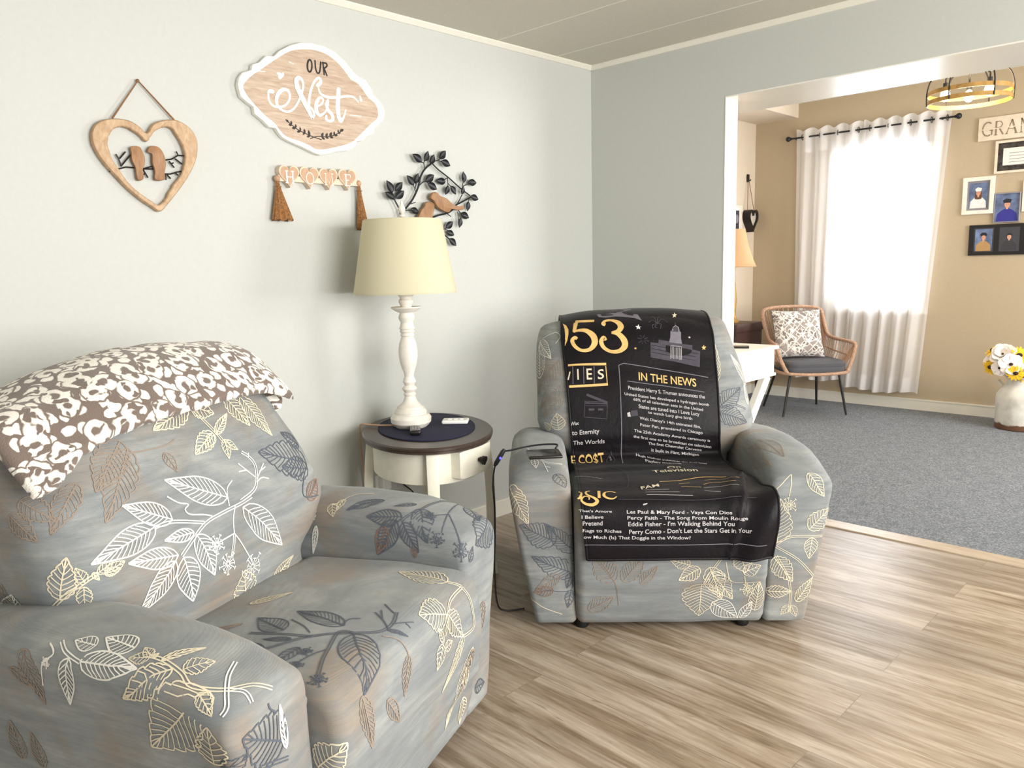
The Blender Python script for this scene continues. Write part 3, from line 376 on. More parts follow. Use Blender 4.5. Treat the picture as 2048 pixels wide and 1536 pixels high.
'blanket': [["P",[[-0.3289,0.6683],[-0.3148,0.6869],[-0.3065,0.7131],[-0.3068,0.7355],[-0.313,0.7653],[-0.3234,0.7877],[-0.3203,0.7392],[-0.3222,0.7056]],"brass_print"],["L",[[-0.2774,0.672],[-0.2392,0.6795],[-0.2004,0.6869]],[0.0182,0.0182,0.015],"brass_print",1],["L",[[-0.2708,0.672],[-0.2772,0.7019],[-0.2833,0.7317]],[0.0119,0.015,0.0119],"brass_print",1],["L",[[-0.2863,0.7317],[-0.2639,0.728],[-0.2349,0.7355],[-0.209,0.7616],[-0.2049,0.7915],[-0.226,0.8176],[-0.2594,0.8176],[-0.2838,0.7952],[-0.2933,0.7691],[-0.2824,0.7579],[-0.2735,0.7653]],[0.0071,0.0119,0.0182,0.0245,0.0245,0.0174,0.0135,0.0142,0.0158,0.0158,0.0103],"brass_print",1],["L",[[-0.157,0.7168],[-0.1656,0.7093],[-0.1549,0.6944],[-0.1291,0.6944],[-0.1051,0.7093],[-0.0958,0.7317],[-0.1093,0.7504],[-0.1351,0.7541]],[0.0142,0.0158,0.0127,0.0135,0.0214,0.0245,0.0174,0.0087],"brass_print",1],["L",[[-0.1351,0.7541],[-0.1083,0.7616],[-0.0876,0.7877],[-0.0874,0.8139],[-0.11,0.8325],[-0.1432,0.8325],[-0.1695,0.8139],[-0.1788,0.7877],[-0.1676,0.7728],[-0.1599,0.784]],[0.0087,0.019,0.0245,0.0245,0.0174,0.0135,0.015,0.0174,0.0166,0.0103],"brass_print",1],["L",[[-0.2824,0.6795],[-0.2885,0.728]],0.0028,"brass_print"],["L",[[-0.1172,1.3477],[-0.1136,1.1125],[-0.1135,0.9408],[-0.1146,0.8923],[-0.0956,0.8848],[0.0231,0.9072],[0.2341,0.952]],0.0032,"print_grey"],["L",[[-0.085,0.9595],[0.059,0.9819],[0.2151,1.0117]],0.0028,"print_grey"],["T","IN THE NEWS",[-0.0385,0.9557],[0.1848,0.9893],[-0.0348,0.9221],"brass_print"],["T","President Harry S. Truman announces the",[-0.0825,0.9931],[0.2156,1.0379],[-0.0799,0.9781],"print_text"],["T","United States has developed a hydrogen bomb",[-0.0978,1.0155],[0.2305,1.0677],[-0.0965,1.0043],"print_text"],["T","68% of all television sets in the United",[-0.0641,1.0379],[0.2057,1.0864],[-0.0628,1.0267],"print_text"],["T","States are tuned into I Love Lucy",[-0.0448,1.0677],[0.1905,1.105],[-0.0436,1.0528],"print_text"],["T","to watch Lucy give birth",[-0.0088,1.0901],[0.1616,1.12],[-0.0075,1.0789],"print_text"],["T","Walt Disney's 14th animated film,",[-0.0426,1.1125],[0.1946,1.1536],[-0.0414,1.1013],"print_text"],["T","Peter Pan, premiered in Chicago",[-0.0415,1.1386],[0.2008,1.176],[-0.0403,1.1274],"print_text"],["T","The 25th Academy Awards ceremony is",[-0.0656,1.161],[0.2317,1.2096],[-0.0645,1.1498],"print_text"],["T","the first one to be broadcast on television",[-0.0686,1.1834],[0.2367,1.2357],[-0.0678,1.1722],"print_text"],["T","The first Chevrolet Corvette",[-0.0109,1.2133],[0.1993,1.2469],[-0.0106,1.2021],"print_text"],["T","is built in Flint, Michigan",[0.0017,1.2432],[0.1866,1.273],[0.0022,1.2282],"print_text"],["T","Hugh Hefner publishes the first ever",[-0.0586,1.2656],[0.202,1.3776],[-0.0567,1.2506],"print_text"],["T","Playboy magazine",[-0.028,1.3253],[0.1001,1.3888],[-0.0233,1.2917],"print_text"],["T","Wax",[-0.3134,1.1349],[-0.2799,1.1312],[-0.313,1.12],"print_text"],["T","to Eternity",[-0.3081,1.1722],[-0.201,1.1648],[-0.3078,1.1536],"print_text"],["T","The Worlds",[-0.3042,1.2133],[-0.1807,1.2058],[-0.3042,1.1946],"print_text"],["T","E CO$T",[-0.3137,1.329],[-0.1848,1.3141],[-0.3102,1.2581],"brass_print"],["L",[[-0.3151,0.8811],[-0.164,0.8848]],0.0103,"brass_print"],["L",[[-0.3141,0.9781],[-0.1612,0.9707]],0.0103,"brass_print"],["L",[[-0.2967,0.8885],[-0.2985,0.9669]],0.0024,"print_grey"],["L",[[-0.2541,0.8923],[-0.2554,0.9669]],0.0024,"print_grey"],["L",[[-0.2127,0.8923],[-0.2143,0.9669]],0.0024,"print_grey"],["L",[[-0.1662,0.8923],[-0.1634,0.9707]],0.0032,"brass_print"],["L",[[-0.3144,0.8848],[-0.1642,0.8923]],0.002,"plush_black"],["T","I",[-0.2804,0.9483],[-0.2746,0.9483],[-0.2791,0.8997],"print_cream"],["T","E",[-0.2433,0.9483],[-0.2219,0.9483],[-0.242,0.8997],"print_cream"],["T","S",[-0.1996,0.9483],[-0.1745,0.9445],[-0.1982,0.9072],"print_cream"],["L",[[-0.3175,0.9483],[-0.3084,0.9109]],0.0047,"print_cream"],["L",[[-0.2536,1.0379],[-0.1659,1.0416],[-0.1702,1.1088],[-0.2587,1.1013],[-0.2536,1.0379]],0.0024,"print_dim"],["L",[[-0.252,1.0565],[-0.1677,1.0565]],0.0024,"print_dim"],["L",[[-0.2466,1.0117],[-0.1661,1.0453]],0.0103,"print_dim"],["L",[[-0.2402,1.0714],[-0.2178,1.0714]],0.0087,"print_dim"],["L",[[-0.2036,1.0714],[-0.1832,1.0714]],0.0087,"print_dim"],["L",[[-0.2518,1.0453],[-0.1682,1.049]],0.0055,"print_dim"],["P",[[0.017,0.7989],[0.0482,0.8027],[0.0502,0.7877],[0.0905,0.7952],[0.142,0.8064],[0.1826,0.8101],[0.1819,0.8288],[0.2129,0.8363],[0.2051,0.9072],[0.1077,0.8811],[0.0132,0.8624]],"print_dim"],["P",[[0.1006,0.7541],[0.1422,0.7579],[0.1396,0.784],[0.1427,0.8064],[0.0902,0.7989],[0.0971,0.7803]],"print_grey"],["P",[[0.1031,0.7579],[0.1089,0.7429],[0.1202,0.7317],[0.1264,0.7093],[0.1261,0.7317],[0.1363,0.7429],[0.1401,0.7579]],"print_dim"],["L",[[0.1093,0.7541],[0.1136,0.7392],[0.1253,0.7317],[0.1347,0.7392],[0.1342,0.7579]],0.0016,"print_text"],["L",[[0.0964,0.8139],[0.0925,0.8699]],0.0016,"print_text"],["L",[[0.0977,0.8139],[0.1389,0.8176],[0.1352,0.8736]],0.0016,"print_text"],["L",[[0.1015,0.8176],[0.0982,0.8661]],0.0016,"print_text"],["L",[[0.1072,0.8176],[0.104,0.8699]],0.0016,"print_text"],["L",[[0.113,0.8213],[0.1097,0.8699]],0.0016,"print_text"],["L",[[0.1188,0.8213],[0.1154,0.8699]],0.0016,"print_text"],["L",[[0.1246,0.8213],[0.1212,0.8699]],0.0016,"print_text"],["L",[[0.1303,0.8213],[0.1269,0.8736]],0.0016,"print_text"],["L",[[0.1361,0.8251],[0.1327,0.8736]],0.0016,"print_text"],["L",[[0.0204,0.8101],[0.0884,0.8251]],0.0016,"plush_black"],["L",[[0.144,0.8363],[0.2059,0.8475]],0.0016,"plush_black"],["L",[[0.0194,0.8251],[0.0875,0.84]],0.0016,"plush_black"],["L",[[0.1429,0.8512],[0.2047,0.8624]],0.0016,"plush_black"],["L",[[0.0185,0.84],[0.0865,0.8549]],0.0016,"plush_black"],["L",[[0.1419,0.8661],[0.2034,0.8811]],0.0016,"plush_black"],["P",[[-0.0242,0.7243],[-0.0223,0.7355],[-0.0135,0.7355],[-0.0211,0.7392],[-0.0197,0.7467],[-0.0265,0.7429],[-0.0344,0.7467],[-0.0311,0.7392],[-0.0374,0.7317],[-0.0285,0.7317]],"print_white"],["P",[[0.1349,0.6421],[0.135,0.6571],[0.1428,0.6608],[0.1352,0.6683],[0.1353,0.6795],[0.1299,0.6757],[0.1222,0.6832],[0.1263,0.6683],[0.1215,0.6608],[0.1295,0.6608]],"print_cream"],["P",[[0.1741,0.7728],[0.175,0.7765],[0.1789,0.7765],[0.1756,0.7803],[0.1763,0.784],[0.1733,0.7803],[0.1698,0.784],[0.1712,0.7803],[0.1684,0.7765],[0.1723,0.7765]],"print_text"],["P",[[-0.0447,0.8176],[-0.0434,0.8213],[-0.039,0.8213],[-0.0426,0.8251],[-0.0417,0.8288],[-0.0452,0.8251],[-0.049,0.8288],[-0.0476,0.8251],[-0.0508,0.8213],[-0.0465,0.8213]],"brass_print"],["P",[[0.23,0.8064],[0.2319,0.8139],[0.239,0.8139],[0.233,0.8213],[0.2343,0.8288],[0.2287,0.8251],[0.2223,0.8288],[0.2249,0.8213],[0.2197,0.8176],[0.2268,0.8139]],"brass_print"],["L",[[-0.006,0.7877],[0.0105,0.7952]],0.0016,"print_dim"],["L",[[-0.0088,0.7915],[-0.0001,0.8064]],0.0016,"print_dim"],["L",[[-0.0132,0.7952],[-0.0175,0.8064]],0.0016,"print_dim"],["L",[[-0.0167,0.7915],[-0.0314,0.7989]],0.0016,"print_dim"],["L",[[-0.0173,0.784],[-0.0338,0.7803]],0.0016,"print_dim"],["L",[[-0.0146,0.7803],[-0.0231,0.7691]],0.0016,"print_dim"],["L",[[-0.0101,0.7803],[-0.0057,0.7691]],0.0016,"print_dim"],["L",[[-0.0066,0.784],[0.0081,0.7803]],0.0016,"print_dim"],["L",[[0.0502,0.7243],[0.0368,0.7019],[0.0172,0.7168]],0.0028,"print_dim",1],["L",[[0.0502,0.7243],[0.0446,0.6795],[0.0311,0.6832]],0.0028,"print_dim",1],["L",[[0.0527,0.7205],[0.0602,0.6869],[0.0709,0.6757]],0.0028,"print_dim",1],["L",[[0.0523,0.7243],[0.0761,0.6944],[0.0941,0.7168]],0.0028,"print_dim",1],["L",[[0.0502,0.7243],[0.0326,0.728],[0.032,0.7467]],0.0028,"print_dim",1],["L",[[0.0523,0.7243],[0.0671,0.7243],[0.0616,0.7467]],0.0028,"print_dim",1],["L",[[0.0473,0.728],[0.04,0.7355],[0.0475,0.7429]],0.0028,"print_dim",1],["P",[[-0.1861,0.6421],[-0.158,0.5488],[-0.1222,0.5488],[-0.1096,0.6384],[-0.0749,0.56],[-0.0377,0.5824],[-0.0175,0.6608],[-0.0075,0.7056],[-0.0342,0.6869],[-0.0753,0.6757],[-0.1091,0.6683],[-0.1525,0.672],[-0.1797,0.6645]],"print_grey"],["P",[[-0.1711,0.6421],[-0.1557,0.616],[-0.134,0.616],[-0.118,0.6533],[-0.1382,0.6571],[-0.164,0.6571]],"plush_black"],["P",[[-0.0792,0.6384],[-0.0449,0.6384],[-0.0274,0.672],[-0.0565,0.6608]],"plush_black"],["L",[[-0.1596,1.2581],[-0.1719,1.2805],[-0.1771,1.3178],[-0.1622,1.3365],[-0.1465,1.3104],[-0.1468,1.273],[-0.1535,1.2581],[-0.1553,1.2394]],0.0028,"print_dim",1],["T","$",[-0.1644,1.2992],[-0.1555,1.2992],[-0.1612,1.2656],"print_grey"],["P",[[-0.0758,1.0789],[-0.0505,1.0752],[-0.0481,1.0976],[-0.0746,1.1013]],"print_dim"],["P",[[-0.0903,1.0864],[-0.0793,1.0826],[-0.0766,1.1013],[-0.0888,1.1013]],"print_text"],["L",[[-0.0815,1.3701],[-0.0249,1.3925]],0.0024,"print_dim"],["T","On",[0.0391,1.4373],[0.0889,1.4373],[0.0438,1.4112],"print_cream"],["T","Television",[-0.022,1.4896],[0.1418,1.4896],[-0.0163,1.4522],"print_cream"],["L",[[-0.0218,1.6277],[0.0448,1.6128],[0.1263,1.5792],[0.2195,1.5866]],0.0057,"brass_print",1],["T","FAM",[-0.0954,1.7061],[-0.03,1.68],[-0.0912,1.6762],"print_cream"],["L",[[-0.0864,1.7136],[-0.0024,1.7098]],0.0024,"print_text"],["L",[[-0.0881,1.736],[0.0292,1.736]],0.0024,"print_text"],["L",[[-0.0856,1.7584],[0.0669,1.7621]],0.0024,"print_text"],["L",[[0.0399,1.6576],[0.0789,1.6464]],0.0024,"brass_print"],["L",[[0.0426,1.6837],[0.1101,1.6912]],0.0024,"brass_print"],["L",[[0.1373,1.6165],[0.1942,1.6128],[0.2447,1.665]],0.002,"brass_print",1],["L",[[0.1223,1.6688],[0.168,1.6464],[0.2278,1.6874]],0.002,"brass_print",1],["L",[[0.1161,1.6986],[0.1748,1.6949],[0.2291,1.7248]],0.002,"print_text",1],["L",[[0.1131,1.7285],[0.1632,1.7434]],0.002,"print_text"],["L",[[-0.3101,1.4112],[-0.2194,1.3925],[-0.129,1.456],[-0.1335,1.6538],[-0.1792,1.6986],[-0.3212,1.6874]],0.002,"print_dim",1],["L",[[-0.3133,1.5418],[-0.2704,1.5381],[-0.216,1.5792]],0.002,"print_text",1],["L",[[-0.3143,1.5941],[-0.231,1.6202]],0.0016,"print_dim"],["L",[[-0.3162,1.6314],[-0.2339,1.6538]],0.0016,"print_dim"],["L",[[-0.1063,1.5568],[-0.0688,1.5381],[0.0678,1.568]],0.002,"print_dim",1],["L",[[-0.3168,1.7696],[-0.3078,1.7658],[-0.3014,1.7322],[-0.3101,1.7173]],[0.0057,0.0098,0.0073,0.0049],"brass_print",1],["L",[[-0.2709,1.7136],[-0.2849,1.721],[-0.2832,1.7472],[-0.2597,1.7696],[-0.252,1.7845],[-0.2669,1.7957],[-0.2916,1.792],[-0.304,1.777],[-0.2911,1.7584],[-0.2773,1.7658],[-0.2792,1.777]],[0.0049,0.0065,0.0082,0.0106,0.0122,0.0106,0.0082,0.0073,0.0057,0.0049,0.0041],"brass_print",1],["L",[[-0.2409,1.7136],[-0.2444,1.7696]],[0.0098,0.0098],"brass_print"],["L",[[-0.187,1.7322],[-0.1996,1.721],[-0.2204,1.7285],[-0.2273,1.7546],[-0.217,1.7696],[-0.1977,1.7733],[-0.1859,1.7621]],[0.009,0.0057,0.0073,0.0106,0.009,0.0057,0.0041],"brass_print",1],["L",[[-0.1803,1.777],[0.0309,1.7845],[0.1517,1.7808],[0.2708,1.7808]],0.002,"print_dim",1],["L",[[-0.1028,1.7994],[-0.0885,1.7957]],0.0041,"print_text"],["T","That's Amore",[-0.3146,1.8181],[-0.2059,1.8218],[-0.3142,1.8106],"print_text"],["T","I Believe",[-0.3056,1.8405],[-0.2341,1.8405],[-0.3054,1.8293],"print_text"],["T","Pretend",[-0.3025,1.8629],[-0.2373,1.8629],[-0.3023,1.848],"print_text"],["T","Rags to Riches",[-0.3028,1.8853],[-0.1758,1.889],[-0.3027,1.8741],"print_text"],["T","ow Much (Is) That Doggie in the Window?",[-0.2995,1.9077],[0.0513,1.9152],[-0.2994,1.8965],"print_text"],["T","Les Paul & Mary Ford - Vaya Con Dios",[-0.1572,1.8256],[0.1851,1.833],[-0.1567,1.8144],"print_text"],["T","Percy Faith - The Song From Moulin Rouge",[-0.156,1.8442],[0.2362,1.8517],[-0.1557,1.833],"print_text"],["T","Eddie Fisher - I'm Walking Behind You",[-0.1535,1.8666],[0.1922,1.8704],[-0.1533,1.8517],"print_text"],["T","Perry Como - Don't Let the Stars Get in Your",[-0.1508,1.8928],[0.2471,1.8928],[-0.1507,1.8778],"print_text"],["L",[[-0.2961,1.9301],[-0.1493,1.9301],[0.0271,1.9338],[0.2937,1.9301]],0.0024,"print_grey"]],
